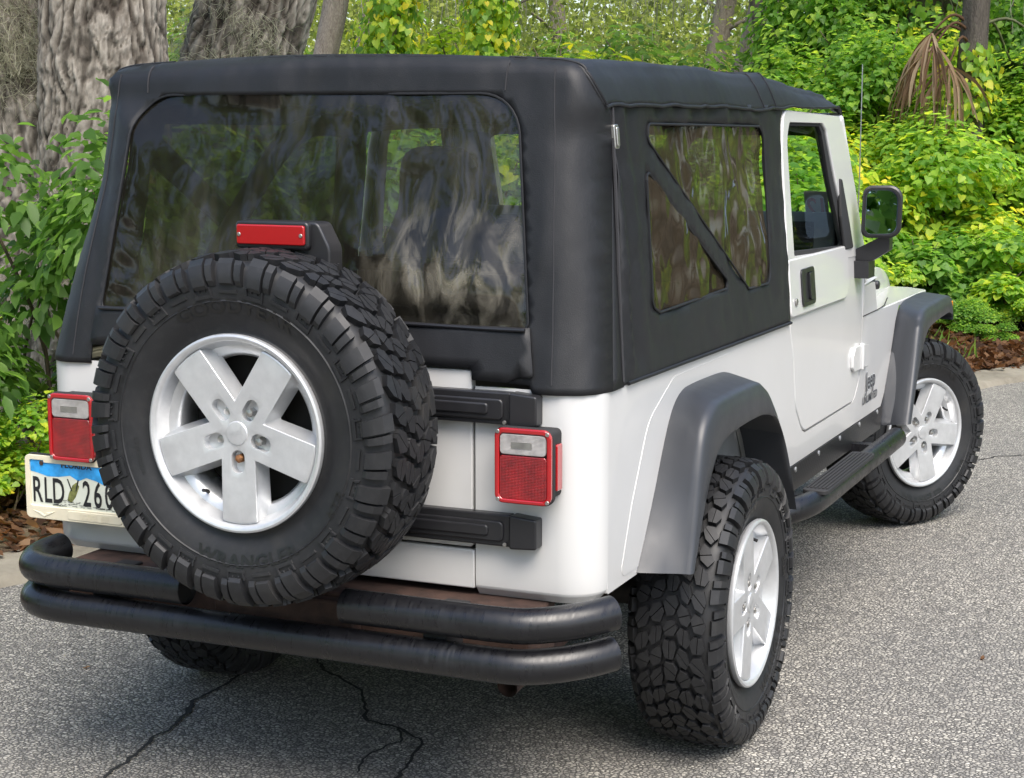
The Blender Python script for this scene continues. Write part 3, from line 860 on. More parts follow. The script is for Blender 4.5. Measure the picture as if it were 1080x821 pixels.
# ---------------- soft top
def nz(x, y, z, sc, seed=0.): return noise.noise(Vector((x * sc + seed, y * sc, z * sc)))
ZR = 1.80
def yb(z): return -.006 + .131 * (z - 1.07) / .71
def smooth(t): t = max(0, min(1, t)); return t * t * (3 - 2 * t)
def rc_at(x, z):
    """rounding radius of the rear corner: wide on the vertical corners, tight along the roof edge"""
    L = smooth((-x - .02) / .58)
    big = .105 + (.02 + .105 * L) * min(1, max(0, (z - 1.07) / .45))
    small = .034 + .07 * L
    return big + (small - big) * smooth((z - (1.62 + .07 * L)) / (.16 - .05 * L))
def top_z(y):
    return float(np.interp(y, [.10, .16, .5, .95, 1.5, 1.62, 1.80, 1.98, 2.25, 2.42, 2.53], [1.797, 1.800, 1.806, 1.808, 1.806, 1.803, 1.785, 1.772, 1.762, 1.750, 1.715]))
def roof(u, v):
    a = 2 * u - 1; s = 1 if a > 0 else -1; q = abs(a)
    zq = 1.80 - .028 * max(0, min(1, (q - .70) / .16)) ** 1.6 - .078 * max(0, (q - .86) / .14)
    xq = .704 * (.82 * q / .70 if q < .70 else .82 + .13 * sin((q - .70) / .16 * pi / 2) if q < .86 else 1.0)
    y0 = yb(zq) + rc_at(s * xq, zq) - .008
    y = y0 + v * (2.53 - y0)
    tz = top_z(y); hw_ = .704 - .012 * max(0, (y - 2.0))
    # section: flat crown, soft crease, short drop to the lip
    if q < .70: x = hw_ * .82 * q / .70; z = tz + .018 * (1 - (q / .70) ** 2) * (1 - .5 * v)
    elif q < .86:
        t = (q - .70) / .16; x = hw_ * (.82 + .13 * sin(t * pi / 2) ** 1.0); z = tz - .028 * t ** 1.6
    else:
        t = (q - .86) / .14; x = hw_ * (.95 + .055 * t ** .7); z = tz - .028 - (tz - .028 - 1.694) * t if tz - .028 > 1.70 else tz - .028 - .02 * t
    w = .011 * nz(x, y, z, 3.0) + .004 * nz(x * 1.5, y, z, 7, 5)
    if q > .5: w += .006 * sin(y * 3.1 + .8) * (q - .5) + .004 * nz(x, y * 2.5, z, 5, 9)
    # tension dip between the bows
    w -= .008 * sin(min(1, max(0, (y - .2) / 1.4)) * pi) * (1 - q)
    w += .007 * math.exp(-((q - .80 - .02 * nz(0, y, 0, 2.2)) / .018) ** 2) * (.6 + 1.2 * abs(nz(0, y, 0, 1.7, 4)))
    for ybow in (.93, 1.60): w += .005 * math.exp(-((y - ybow) / .03) ** 2)
    w *= min(1, (y - y0) / .12)
    return (s * x, y, z + w - .004 * max(0, 1 - v / .01))
rf = MB(); rf.grid(roof, 97, 130)
ST = rf.build('soft_top', M['fabric'], CAR, angle=60, solid=.006)
# piped edge of the roof along each side and seam over the bow
for s in (1, -1):
    P = [roof(.5 + s * .5, v) for v in np.linspace(0, .985, 60)]
    MB().tube(P, .0045, 8).build('roof_piping', M['fabric'], ST)
    P = [(x, y, z + .001) for x, y, z in (roof(.5 + s * (.5 - .5 * t), .004) for t in np.linspace(0, .42, 40))]
    MB().tube(P, .0042, 8).build('corner_piping', M['fabric'], ST)
    P = [roof(.5 + s * .5 * t, .565) for t in np.linspace(0, 1, 50)]
    MB().tube([(x, y, z + .001) for x, y, z in P], .0028, 6).build('bow_seam', M['fabric'], ST)
    P = [roof(.5 + s * .5 * t, .62) for t in np.linspace(.55, 1, 30)]
    MB().tube([(x, y, z + .001) for x, y, z in P], .0028, 6).build('bow_seam', M['fabric'], ST)

# rear curtain with wrapped corners
def y_side(z): return .170 + .060 * min(1, max(0, (z - 1.06) / .62))
_sec = [(roof(u, 0)[0], roof(u, 0)[2] + .004) for u in np.linspace(1, 0, 61)]
out_ = [(-.764, 1.054), (-.60, 1.056), (-.598, 1.103), (.466, 1.103), (.468, 1.078), (.60, 1.072), (.61, 1.054), (.764, 1.054), (.716, 1.53), (.709, 1.62)] + _sec + [(-.709, 1.62), (-.716, 1.53)]
def edge_dist(x, z):
    d = 9.
    for i in range(len(out_)):
        a = Vector(out_[i]); b_ = Vector(out_[(i + 1) % len(out_)])
        if a.y < 1.11 and b_.y < 1.11: continue
        ab = b_ - a; t = max(0, min(1, (Vector((x, z)) - a).dot(ab) / max(ab.length_squared, 1e-9)))
        d = min(d, (Vector((x, z)) - a - ab * t).length)
    return d
def back(x, z):
    d = edge_dist(x, z)
    rc = rc_at(x, z)
    y = yb(z)
    if d < rc: y += rc * (1 - sqrt(max(0, 1 - ((rc - d) / rc) ** 2)))
    wr = .008 * nz(x * 2.2, 0, z * .9, 3.0, 3) + .003 * nz(x * 3, 0, z * 1.4, 8, 8)
    if abs(x) > .60: wr += .006 * nz(x * 6, 0, z * .7, 4, 2)
    return (x, y + wr * min(1, d / .03), z)
win = rpoly([(-.578, 1.190), (.588, 1.190), (.520, 1.722), (-.525, 1.722)], [.02, .02, .105, .105], 8)
bk = MB(); bk.panel(out_, [win], .019, back)
# closed side return from the corner to the side curtain
L = [p for p in out_]
ret = []
for i in range(len(L)):
    a = L[i]; c_ = L[(i + 1) % len(L)]
    if a[1] < 1.11 and c_[1] < 1.11: continue
    n_ = max(1, int((Vector(a) - Vector(c_)).length / .026 + .5))
    ret += [(a[0] + (c_[0] - a[0]) * k / n_, a[1] + (c_[1] - a[1]) * k / n_) for k in range(n_)]
k0 = next(i for i, q in enumerate(ret) if abs(q[0] - .764) < 1e-6 and q[1] < 1.06)
ret = ret[k0:] + ret[:k0]; ret.append(L[0])
g0 = [back(x, z) for x, z in ret]
g1 = [(p[0] * .9985, max(p[1], y_side(p[2])) if p[2] < 1.69 else p[1] + .02, p[2] - (.003 if p[2] > 1.69 else 0)) for p in g0]
n_ = len(ret)
bk.add(g0 + g1, [(i, i + 1, n_ + i + 1, n_ + i) for i in range(n_ - 1)])
RCUR = bk.build('rear_curtain', M['fabric'], ST, angle=55, solid=.005, merge=.0008)
# hem welt round the window, vertical seams
def back_off(x, z, o): p = back(x, z); return (p[0], p[1] - o, p[2])
wl = [back_off(x, z, .001) for x, z in win]; wl.append(wl[0])
MB().tube(wl, .0032, 6).build('window_welt', M['fabric'], RCUR)
for x0, x1 in ((-.512, -.515), (.487, .49)):
    MB().tube([back_off(x0 + (x1 - x0) * t, 1.728 + .07 * t, .0005) for t in np.linspace(0, .96, 10)], .0020, 6).build('seam', M['stitch'], RCUR)
for s in (-1, 1):
    MB().tube([back_off(s * (.655 - .048 * t), 1.075 + .70 * t, .0002) for t in np.linspace(0, 1, 40)], .0016, 6).build('seam', M['stitch'], RCUR)
# lower flap of the rear window
fl = rpoly([(-.60, 1.108), (-.46, 1.106), (-.455, 1.104), (.46, 1.104), (.463, 1.078), (.545, 1.076), (.575, 1.090), (.612, 1.088), (.594, 1.200), (-.588, 1.200)], [.01, .01, .01, .01, .004, .02, .02, .01, 0, 0], 4)
MB().panel(fl, [], .03, lambda x, z: (x, yb(z) - .010 - .006 * nz(x, 0, z, 6, 4), z)).build('window_flap', M['fabric'], RCUR, solid=.004, angle=60)
MB().tube([(x, yb(1.2) - .013, 1.196 + .003 * nz(x, 0, 0, 3)) for x in np.linspace(-.575, .585, 40)], .005, 8).build('retainer_bar', M['black'], RCUR)
# the clear vinyl itself, puckered along its edges
def win_edge(x, z):
    p = Vector((x, z)); d = 9.
    for i in range(len(win)):
        a = Vector(win[i]); ab = Vector(win[(i + 1) % len(win)]) - a
        t = max(0, min(1, (p - a).dot(ab) / max(ab.length_squared, 1e-9))); d = min(d, (p - a - ab * t).length)
    return min(1.0, d / .035)
def vin(x, z):
    p = back(x, z)
    e = min(1.0, max(0, (z - 1.19)) / .06)
    dl = max(0, 1 - (x + .60 + .11 * (z - 1.2)) / .15); dr = max(0, 1 - (.60 - .12 * (z - 1.2) - x) / .10)
    dt = max(0, 1 - (1.725 - z) / .09)
    pk = .011 * dl * sin(z * 75 + 4 * x * 10 + 2.2 * nz(x, 0, z, 8)) + .005 * dr * sin(z * 60 - x * 30) + .004 * dt * sin(x * 70 + z * 40) * (1 if x > .15 else .25)
    big = .012 * nz(x, 0, z * .7, 2.4, 21) + .006 * nz(x, 0, z, 5, 31)
    if x > .12 and z < 1.55: big += .010 * nz(x * 1.6, 0, z * .8, 6, 44)
    bel = -.030 * math.exp(-((x - .40) / .20) ** 2 - ((z - 1.27) / .13) ** 2) * e
    fold = .0055 * sin(x * 46 + 5 * nz(x, 0, z, 5)) * math.exp(-((x - .40) / .19) ** 2 - ((z - 1.36) / .15) ** 2)
    return (x, p[1] + .004 + ((pk + big) * .9 + bel + fold) * win_edge(x, z), z)
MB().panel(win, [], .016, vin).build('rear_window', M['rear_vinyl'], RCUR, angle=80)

# side curtains
def sidemap(s, o=0.0):
    def f(y, z):
        w = .006 * nz(0, y, z, 4, s * 7) + .004 * nz(0, y * 2.5, z * .6, 8, 2) + .004 * nz(0, y * 1.6, z * 2.6, 7, 5)
        if y < .42: w += .014 * sin(y * 60 + z * 5 + 2 * nz(0, y, z, 5)) * max(0, 1 - (y - .2) / .22)
        if z > 1.655: w += .004 * sin(y * 42 + 3 * nz(0, y, 0, 4)) * min(1, (z - 1.655) / .02)
        ed = min(1, min(abs(z - 1.06), 3) / .05)
        return (s * (sxz(z) + .004 * max(0, 1 - (z - 1.05) / .3) + o + w * ed), y, z)
    return f
big_w = rpoly([(.487, 1.652), (1.482, 1.640), (1.478, 1.183), (1.235, 1.186), (.478, 1.612)], [.02, .05, .05, .05, .02], 6)
tri_w = rpoly([(.440, 1.545), (1.075, 1.206), (.470, 1.196), (.405, 1.215)], [.02, .015, .03, .03], 5)
sc_out = [(.174, 1.056), (1.655, 1.042), (1.662, 1.10), (1.675, 1.60), (1.70, 1.665), (1.73, 1.702), (.233, 1.702)]
for s in (1, -1):
    if s < 0: sc_out = [(.15, 1.056)] + sc_out[1:-1] + [(.29, 1.702), (.345, 1.62), (.345, 1.52)]
    m_ = MB(); m_.panel(sc_out, [big_w, tri_w], .024, sidemap(s))
    SCUR = m_.build('side_curtain', M['fabric'], ST, angle=60, solid=.004)
    for w_, nm in ((big_w, 'quarter_window'), (tri_w, 'quarter_window')):
        def vs(y, z, s=s):
            p = sidemap(s)(y, z); d = .020 * nz(0, y, z, 3.6, 12) + .009 * nz(0, y * 1.4, z * 1.2, 8, 5)
            return (p[0] - s * (.004 + d * .8), y, z)
        MB().panel(w_, [], .018, vs).build(nm, M['side_vinyl'], SCUR, angle=80)
        P = [sidemap(s, .0015)(y, z) for y, z in w_]; P.append(P[0])
        MB().tube(P, .0035, 6).build('window_welt', M['fabric'], SCUR)
    if s < 0: continue
    bkl = MB(); bkl.prism(rrect(.218, 1.596, .246, 1.652, .006), lambda u, v, w: (s * (sxz(v) + w), u, v), 0, .010)
    bkl.prism(rrect(.224, 1.602, .240, 1.646, .004), lambda u, v, w: (s * (sxz(v) + .010 + w), u, v), 0, .004)
    bkl.build('clip', M['steel'], SCUR, bevel=.002)
    P = [(s * (sxz(z) + (.004 if s > 0 else -.03)), y_side(z) + (.0 if s > 0 else .2) - .001 + .002 * nz(0, 0, z, 9), z) for z in np.linspace(1.066, 1.69, 30)]
    MB().tube(P, .0045, 6).build('zip_edge', M['stitch'], SCUR)
    bl = [sidemap(s, .002)(y, 1.058 - .0095 * (y - .2)) for y in np.linspace(.20, 1.655, 50)]
    MB().tube(bl, .005, 6).build('hem', M['fabric'], SCUR)

# ---------------- windscreen frame
ws = MB()
def wsm(u, v, w):                                # u across, v up the slope 0..1
    y = 2.80 - .30 * v; z = 1.075 + .598 * v
    return (u * (1 - .062 * v), y - w * .9, z - w * .45)
ws.ring(rpoly([(-.750, 0), (.750, 0), (.750, 1), (-.750, 1)], [0, 0, .08, .08], 6), rpoly([(-.675, .07), (.675, .07), (.675, .93), (-.675, .93)], .06, 6), lambda u, v, w: wsm(u, v, w), -.02, .035)
# give both outlines the same count (all corners rounded alike)
ws = MB()
ws.ring(rpoly([(-.750, 0), (.750, 0), (.750, 1), (-.750, 1)], .03, 6), rpoly([(-.675, .07), (.675, .07), (.675, .93), (-.675, .93)], .06, 6), wsm, -.02, .035)
WS = ws.build('windscreen_frame', M['paint'], CAR, bevel=.005, angle=40)
MB().ring(rpoly([(-.748, .0), (.748, .0), (.748, .998), (-.748, .998)], .03, 6), rpoly([(-.668, .08), (.668, .08), (.668, .92), (-.668, .92)], .06, 6), wsm, .037, .050).build('screen_trim', M['matte'], WS)
MB().add([wsm(u, v, .006) for u, v in rpoly([(-.68, .06), (.68, .06), (.68, .94), (-.68, .94)], .06)], [list(range(24))]).build('windscreen', M['glass'], WS)
stk = MB()
def on_ws(u, v, o): return wsm(u / (1 - .062 * v), v, o)
stk.add([on_ws(.545, .37, .012), on_ws(.630, .37, .012), on_ws(.630, .56, .012), on_ws(.545, .56, .012)], [(0, 1, 2, 3)])
st_ = stk.build('sticker', M['paper'], WS)
V, F = text2d('12', .10, .8, .002)
MB().add([on_ws(.588 - x, .42 + y / .70, .0135) for x, y in V], F).build('sticker_lettering', M['orange'], WS)

# ---------------- doors
for s in (1, -1):
    sk = rpoly([(1.661, 1.05), (1.721, .92), (1.757, .768), (1.858, .670), (2.575, .666), (2.665, .748), (2.676, .95), (2.702, 1.066)], [.0, .05, .10, .125, .095, .10, .02, 0], 7)
    dm = MB()
    dm.prism(sk + [(2.728, 1.18), (2.722, 1.212), (1.700, 1.232), (1.668, 1.22)], lambda u, v, w: (s * ((HW if v < 1.06 else sxz(v)) + w), u, v), -.03, .001)
    up = rpoly([(1.668, 1.056), (2.40, 1.050), (2.45, 1.10), (2.455, 1.228), (1.672, 1.234)], [.02, .06, .05, .01, .01], 6)
    dm.prism(up, lambda u, v, w: (s * ((HW if v < 1.06 else sxz(v)) + w), u, v), -.01, .0055)
    N8 = 8
    fo = rpoly([(1.672, 1.20), (1.690, 1.58), (1.735, 1.690), (2.455, 1.669), (2.492, 1.643), (2.628, 1.446), (2.738, 1.177)], [.0001, .25, .06, .02, .02, .4, .0001], N8)
    fi = rpoly([(1.757, 1.240), (1.754, 1.60), (1.797, 1.650), (2.215, 1.646), (2.262, 1.622), (2.36, 1.44), (2.520, 1.214)], [.012, .1, .03, .02, .03, .3, .012], N8)
    dm.ring(fo, fi, lambda u, v, w: (s * (sxz(v) + w), u, v), -.03, .002)
    DR = dm.build('door', M['paint'], CAR, bevel=.0045, segs=2, angle=38)
    il = MB()
    il.ring(fo, fi, lambda u, v, w: (s * (sxz(v) - .034 + w), u, v), -.006, .002)
    il.prism(sk + [(2.728, 1.18), (2.722, 1.212), (1.700, 1.232), (1.668, 1.22)], lambda u, v, w: (s * ((HW if v < 1.06 else sxz(v)) - .034 + w), u, v), -.02, .002)
    il.build('door_lining', M['interior'], DR)
    tr = MB()
    gi = rpoly([(1.770, 1.254), (1.768, 1.60), (1.805, 1.640), (2.195, 1.636), (2.225, 1.612), (2.30, 1.44), (2.435, 1.228)], [.012, .1, .03, .02, .03, .3, .012], N8)
    fi2 = [(u, v) for u, v in fi]
    tr.ring(fi2, gi, lambda u, v, w: (s * (sxz(v) - .006 + w), u, v), -.016, 0)
    tr.build('window_seal', M['matte'], DR, bevel=.002)
    MB().add([(s * (sxz(v) - .014), u, v) for u, v in gi], [list(range(len(gi)))]).build('door_window', M['glass'], DR)
    # vertical run channel with its wedge
    MB().prism(rpoly([(2.395, 1.460), (2.425, 1.455), (2.500, 1.300), (2.535, 1.214), (2.415, 1.214), (2.380, 1.33)], .008), lambda u, v, w: (s * (sxz(v) - .004 + w), u, v), 0, .012).build('window_wedge', M['matte'], DR, bevel=.004)
    hb = MB()
    def dx(u, v, w): return (s * (sxz(max(v, 1.06)) + .0055 + w), u, v)
    hb.ring(rrect(1.795, 1.078, 1.955, 1.196, .018, 6), rrect(1.818, 1.092, 1.932, 1.182, .010, 6), dx, 0, .006)
    hb.prism(rrect(1.815, 1.090, 1.935, 1.184, .01), dx, -.001, .001)
    hb.prism(rrect(1.885, 1.094, 1.926, 1.180, .008), dx, .001, .009)
    hb.build('door_handle', M['black'], DR, bevel=.003)
    MB().disc((s * (HW + .004), 1.722, 1.101), (s, 0, 0), .012, .004, 16).build('door_lock', M['steel'], DR)
    for zc in (.820,):
        hi = MB()
        hi.prism(rpoly([(2.505, zc + .012), (2.535, zc + .042), (2.632, zc + .042), (2.632, zc - .046), (2.535, zc - .046), (2.505, zc - .028)], .008), lambda u, v, w: (s * (HW + w), u, v), .0005, .012)
        hi.prism(rpoly([(2.650, zc + .042), (2.752, zc + .030), (2.752, zc - .052), (2.650, zc - .046)], .008), lambda u, v, w: (s * (HW + w), u, v), .0005, .012)
        hi.tube([(s * (HW + .011), 2.641, zc - .05), (s * (HW + .011), 2.641, zc + .046)], .009, 12)
        hi.build('door_hinge', M['paint'], DR, bevel=.003)
# ---------------- badges
bd = MB()
V, F = text2d('UNLIMITED', .040, 1.18, .0009, 1.05); bd.add([(HW + .0022, 2.838 + x, .628 + y) for x, y in V], F)
V, F = text2d('Jeep', .092, 1.0, .0016); bd.add([(HW + .0034, 2.838 + x, .678 + y) for x, y in V], F)
bd.build('badge', M['badge'], CAR, smooth=False)
V, F = text2d('Jeep', .092, 1.0, .0052)
MB().add([(HW + .0024, 2.838 + x, .678 + y) for x, y in V], F).build('badge_outline', M['badge_edge'], CAR, smooth=False)

# ---------------- door mirrors
for s in (1, -1):
    mh = MB()
    oc = rpoly([(.772, 1.248), (.908, 1.252), (.912, 1.432), (.776, 1.430)], [.028, .040, .045, .032], 8)
    def mm(u, v, w): return (s * (u - w * .12), 2.55 + w + (u - .84) * .10, v)
    shell = []
    cx_, cz_ = .842, 1.34
    rings = [(-.004, .93), (0, 1.0), (.03, 1.0), (.06, .93), (.085, .78), (.10, .5)]
    V = [mm(cx_ + (u - cx_) * k, cz_ + (v - cz_) * k, d) for d, k in rings for u, v in oc]
    n = len(oc)
    F = [(i * n + j, i * n + (j + 1) % n, (i + 1) * n + (j + 1) % n, (i + 1) * n + j) for i in range(len(rings) - 1) for j in range(n)]
    F += [[(len(rings) - 1) * n + j for j in range(n)]]
    mh.add(V, F)
    inn = [(cx_ + (u - cx_) * .80, cz_ + (v - cz_) * .85) for u, v in oc]
    o0 = [(cx_ + (u - cx_) * .93, cz_ + (v - cz_) * .93) for u, v in oc]
    mh.ring(o0, inn, mm, -.004, .030)
    mh.box(s * .745, 2.56, 1.105, s * .800, 2.66, 1.165)
    mh.prism(rpoly([(.745, 1.165), (.805, 1.165), (.865, 1.205), (.865, 1.252), (.835, 1.252), (.745, 1.205)], .008), lambda u, v, w: (s * u, 2.585 + w, v), 0, .055)
    MR = mh.build('door_mirror', M['black'], CAR, bevel=.004, segs=3, angle=45)
    MB().prism([(u, v) for u, v in inn], lambda u, v, w: (s * (u - w * .12), 2.562 + w + (u - .84) * .27 + (v - 1.34) * .10, v), .002, .006).build('mirror_glass', M['mirror'], MR)
# hood latch, aerial
hl = MB(); hl.box(.662, 3.09, .985, .700, 3.15, 1.060); hl.disc((.69, 3.13, 1.03), (1, 0, 0), .018, .03, 12)
hl.build('hood_catch', M['black'], CAR, bevel=.005)
ae = MB(); ae.tube([(.672, 2.93, 1.06), (.668, 2.95, 1.09)], .012, 12); ae.tube([(.668, 2.95, 1.09), (.662, 2.99, 1.50), (.652, 3.03, 1.86)], .0022, 6)
ae.build('aerial', M['steel'], CAR)

# ---------------- cabin
cb = MB()
cb.box(-.70, .05, .66, .70, 2.70, .70); cb.box(-.735, .12, .70, -.55, 1.30, .95); cb.box(.55, .12, .70, .735, 1.30, .95)
cb.box(-.735, .05, .60, -.715, 2.68, 1.04); cb.box(.715, .05, .60, .725, 1.66, 1.04)
cb.build('cabin_floor', M['interior'], CAR)
ds = MB()
ds.prism(rpoly([(2.50, .85), (2.70, .85), (2.70, 1.24), (2.66, 1.325), (2.56, 1.335), (2.49, 1.28)], .02), lambda u, v, w: (w, u, v), -.69, .69)
DS = ds.build('dashboard', M['interior'], CAR, bevel=.01)
for xx in (-.55, .575):
    v = MB(); v.prism(rrect(xx - .045, 1.185, xx + .045, 1.305, .008), lambda u, v_, w: (u, 2.488 + w, v_), -.012, .0)
    for k in range(6): v.box(xx - .038, 2.470, 1.195 + k * .017, xx + .038, 2.477, 1.203 + k * .017)
    v.build('air_vent', M['matte'], DS, bevel=.002)
for sx_ in (-.355, .355):
    se = MB()
    def sw(u, v): pass
    prof = [(0, .25), (.20, .255), (.42, .25), (.56, .225), (.64, .165), (.70, .14), (.80, .135), (.855, .115), (.875, .06)]
    V = []; K = 20
    for h, w in prof:
        for k in range(K):
            a = 2 * pi * k / K; ca, sa = cos(a), sin(a)
            ex = abs(ca) ** .5 * (1 if ca > 0 else -1); ey = abs(sa) ** .6 * (1 if sa > 0 else -1)
            V.append((sx_ + w * ex, 1.66 - h * .20 + .065 * ey * (1 if h < .84 else .6), .72 + h * .98))
    F = [(i * K + k, i * K + (k + 1) % K, (i + 1) * K + (k + 1) % K, (i + 1) * K + k) for i in range(len(prof) - 1) for k in range(K)] + [[(len(prof) - 1) * K + k for k in range(K)]]
    se.add(V, F)
    se.prism(rrect(sx_ - .25, 1.62, sx_ + .25, 2.15, .06), fz(.72), 0, .16)
    se.build('seat', M['seat'], CAR, angle=60, subd=1)
bs = MB(); bs.prism(rrect(-.45, .62, .45, 1.05, .05), fz(.72), 0, .16); bs.prism(rrect(-.45, .78, .45, 1.12, .05), fy(.55), 0, .12)
bs.build('rear_bench', M['seat'], CAR, bevel=.02, segs=3)
rb = MB()
def arc_tube(y):
    return [tuple(p) for p in catmull([(-.655, y, .72), (-.655, y, 1.30), (-.63, y, 1.58), (-.54, y, 1.67), (0, y, 1.68), (.54, y, 1.67), (.63, y, 1.58), (.655, y, 1.30), (.655, y, .72)], 60)]
rb.tube(arc_tube(1.42), .036, 14)
for s in (1, -1):
    rb.tube([tuple(p) for p in catmull([(s * .60, 1.42, 1.64), (s * .61, 1.0, 1.60), (s * .64, .55, 1.20), (s * .66, .25, .90)], 30)], .034, 12)
    rb.tube([tuple(p) for p in catmull([(s * .60, 1.42, 1.65), (s * .60, 2.0, 1.66), (s * .60, 2.42, 1.64)], 16)], .032, 12)
rb.tube([(-.62, 1.42, 1.20), (.62, 1.42, 1.20)], .022, 10)
rb.build('roll_bar', M['matte'], CAR, angle=60)
sw_ = MB()
ct = Vector((-.355, 2.28, 1.14)); axd = Vector((0, -.88, .47)).normalized(); q = axd.to_track_quat('Z', 'Y')
sw_.tube([ct + q @ Vector((.185 * cos(t), .185 * sin(t), 0)) for t in np.linspace(0, 2 * pi, 40)], .014, 10, cap=False)
for t in (radians(-90), radians(20), radians(160)): sw_.tube([ct, ct + q @ Vector((.185 * cos(t), .185 * sin(t), 0))], .012, 8)
sw_.tube([ct, ct - axd * .3], .03, 10)
sw_.build('steering_wheel', M['matte'], CAR, angle=60)

# ---------------- underneath
un = MB()
for s in (1, -1):
    un.box(s * .36, .02, .44, s * .44, 4.1, .56)
    un.prism([(.22, .58), (.42, .95), (1.2, .95), (1.40, .58)], lambda u, v, w: (s * (.46 + w), u, v), -.02, 0)
    un.prism([(.25, .60), (.44, .935), (1.17, .935), (1.36, .55)], lambda u, v, w: (s * w, u, v), .46, .47)
    un.add([(s * x, y, z) for x, y, z in [(.46, .22, .60), (HW - .03, .26, .60), (HW - .03, .44, .942), (.46, .44, .942), (HW - .03, 1.17, .942), (.46, 1.17, .942), (HW - .03, 1.36, .56), (.46, 1.36, .56)]], [(0, 1, 2, 3), (3, 2, 4, 5), (5, 4, 6, 7)])
    un.box(s * .50, 3.0, .58, s * .60, 4.1, .93)
    un.tube([(s * .50, .70, .40), (s * .46, .62, .85)], .03, 10)
un.box(-.46, .10, .50, .46, 2.7, .66); un.box(-.35, 2.6, .40, .35, 4.1, .75)
un.box(-.34, .08, .36, .30, .55, .52)
un.build('underbody', M['under'], CAR)
ax = MB(); ax.tube([(-.80, YA, .40), (.80, YA, .40)], .042, 14); ax.lathe([(-.12, .05), (-.08, .11), (0, .135), (.08, .11), (.12, .05)], 20, fn=lambda p: (p[0] + .05, p[1] + YA, p[2] + .40))
ax.build('axle', M['under'], CAR, angle=60)
MB().tube([(-.76, 3.43, .40), (.76, 3.47, .40)], .04, 12).build('axle', M['under'], CAR, angle=60)
ex = MB(); ex.tube([(.56, 1.5, .42), (.56, .75, .47), (.545, .35, .40), (.535, .02, .352)], .026, 14, cap=False); ex.tube([(.56, 1.5, .42), (.56, .75, .47), (.545, .35, .40), (.535, .02, .352)], .022, 14, cap=False)
ex.build('tail_pipe', M['rust'], CAR, angle=60)
# ================================================================== GROUND
def mk_asphalt():
    b = NB('asphalt'); v = b.coord()
    w = b.n('ShaderNodeTexNoise'); b.link(v, w.inputs['Vector']); w.inputs['Scale'].default_value = 55; w.inputs['Detail'].default_value = 2
    vv = b.n('ShaderNodeVectorMath', operation='MULTIPLY_ADD'); b.link(w.outputs['Color'], vv.inputs[0]); vv.inputs[1].default_value = (.012, .012, .012); b.link(v, vv.inputs[2])
    vo = b.n('ShaderNodeTexVoronoi', feature='F1'); vo.inputs['Scale'].default_value = 82; b.link(vv.outputs[0], vo.inputs['Vector'])
    ve = b.n('ShaderNodeTexVoronoi', feature='DISTANCE_TO_EDGE'); ve.inputs['Scale'].default_value = 82; b.link(vv.outputs[0], ve.inputs['Vector'])
    sp = b.n('ShaderNodeSeparateColor'); b.link(vo.outputs['Color'], sp.inputs[0])
    v3 = b.n('ShaderNodeTexVoronoi', feature='F1'); v3.inputs['Scale'].default_value = 165; b.link(v, v3.inputs['Vector'])
    s3 = b.n('ShaderNodeSeparateColor'); b.link(v3.outputs['Color'], s3.inputs[0])
    stone = b.ramp(b.math('ADD', b.math('MULTIPLY', sp.outputs[0], .62), b.math('MULTIPLY', s3.outputs[0], .38)), [(.10, (.15, .142, .128)), (.3, (.29, .275, .25)), (.52, (.36, .34, .30)), (.74, (.49, .463, .40)), (.92, (.60, .565, .495))])
    gap = b.ramp(ve.outputs['Distance'], [(.03, (1, 1, 1)), (.22, (0, 0, 0))])
    c = b.mix(gap, stone, (.065, .062, .057))
    big = b.noise(v, .9, 5, .65); mid = b.noise(v, 6, 5, .65)
    c = b.mix(b.ramp(big, [(.36, (.55, .55, .55)), (.62, (0, 0, 0))]), c, b.mix(.5, c, (.10, .10, .10)))
    c = b.mix(b.ramp(mid, [(.52, (0, 0, 0)), (.75, (.42, .42, .42))]), c, (.14, .13, .12))
    # older, darker wheel-worn strip near the kerb, an oily band under the parking place
    sx_ = b.n('ShaderNodeSeparateXYZ'); b.link(v, sx_.inputs[0])
    ln = b.math('ADD', b.math('MULTIPLY', sx_.outputs[0], .931), b.math('MULTIPLY', sx_.outputs[1], -.364))
    ln = b.math('ADD', ln, b.math('MULTIPLY', b.noise(v, 2.2, 5, .6), .9))
    wear = b.ramp(b.math('MULTIPLY', b.math('ADD', ln, 2.6), .25), [(.30, (.10, .10, .10)), (.62, (.10, .10, .10)), (.80, (0, 0, 0))])
    c = b.mix(wear, c, b.mix(.62, c, (.07, .07, .072)))
    b.set(Base_Color=c, Roughness=.88, Specular_IOR_Level=.3)
    h = b.math('ADD', b.math('MULTIPLY', b.ramp(ve.outputs['Distance'], [(0, (0, 0, 0)), (.3, (1, 1, 1))]), b.math('ADD', b.math('MULTIPLY', sp.outputs[1], .7), .3)), b.math('MULTIPLY', mid, .5))
    b.bump(h, .75, .006)
    return b.m
def mk_concrete():
    b = NB('kerb_concrete'); v = b.coord()
    n = b.noise(v, 3.2, 7, .7); n2 = b.noise(v, 90, 3, .6)
    c = b.ramp(n, [(.3, (.10, .088, .066)), (.5, (.18, .162, .125)), (.7, (.24, .22, .175))])
    c = b.mix(b.ramp(n2, [(.45, (0, 0, 0)), (.75, (.5, .5, .5))]), c, (.20, .18, .15))
    b.set(Base_Color=c, Roughness=.9); b.bump(n2, .4, .003); return b.m
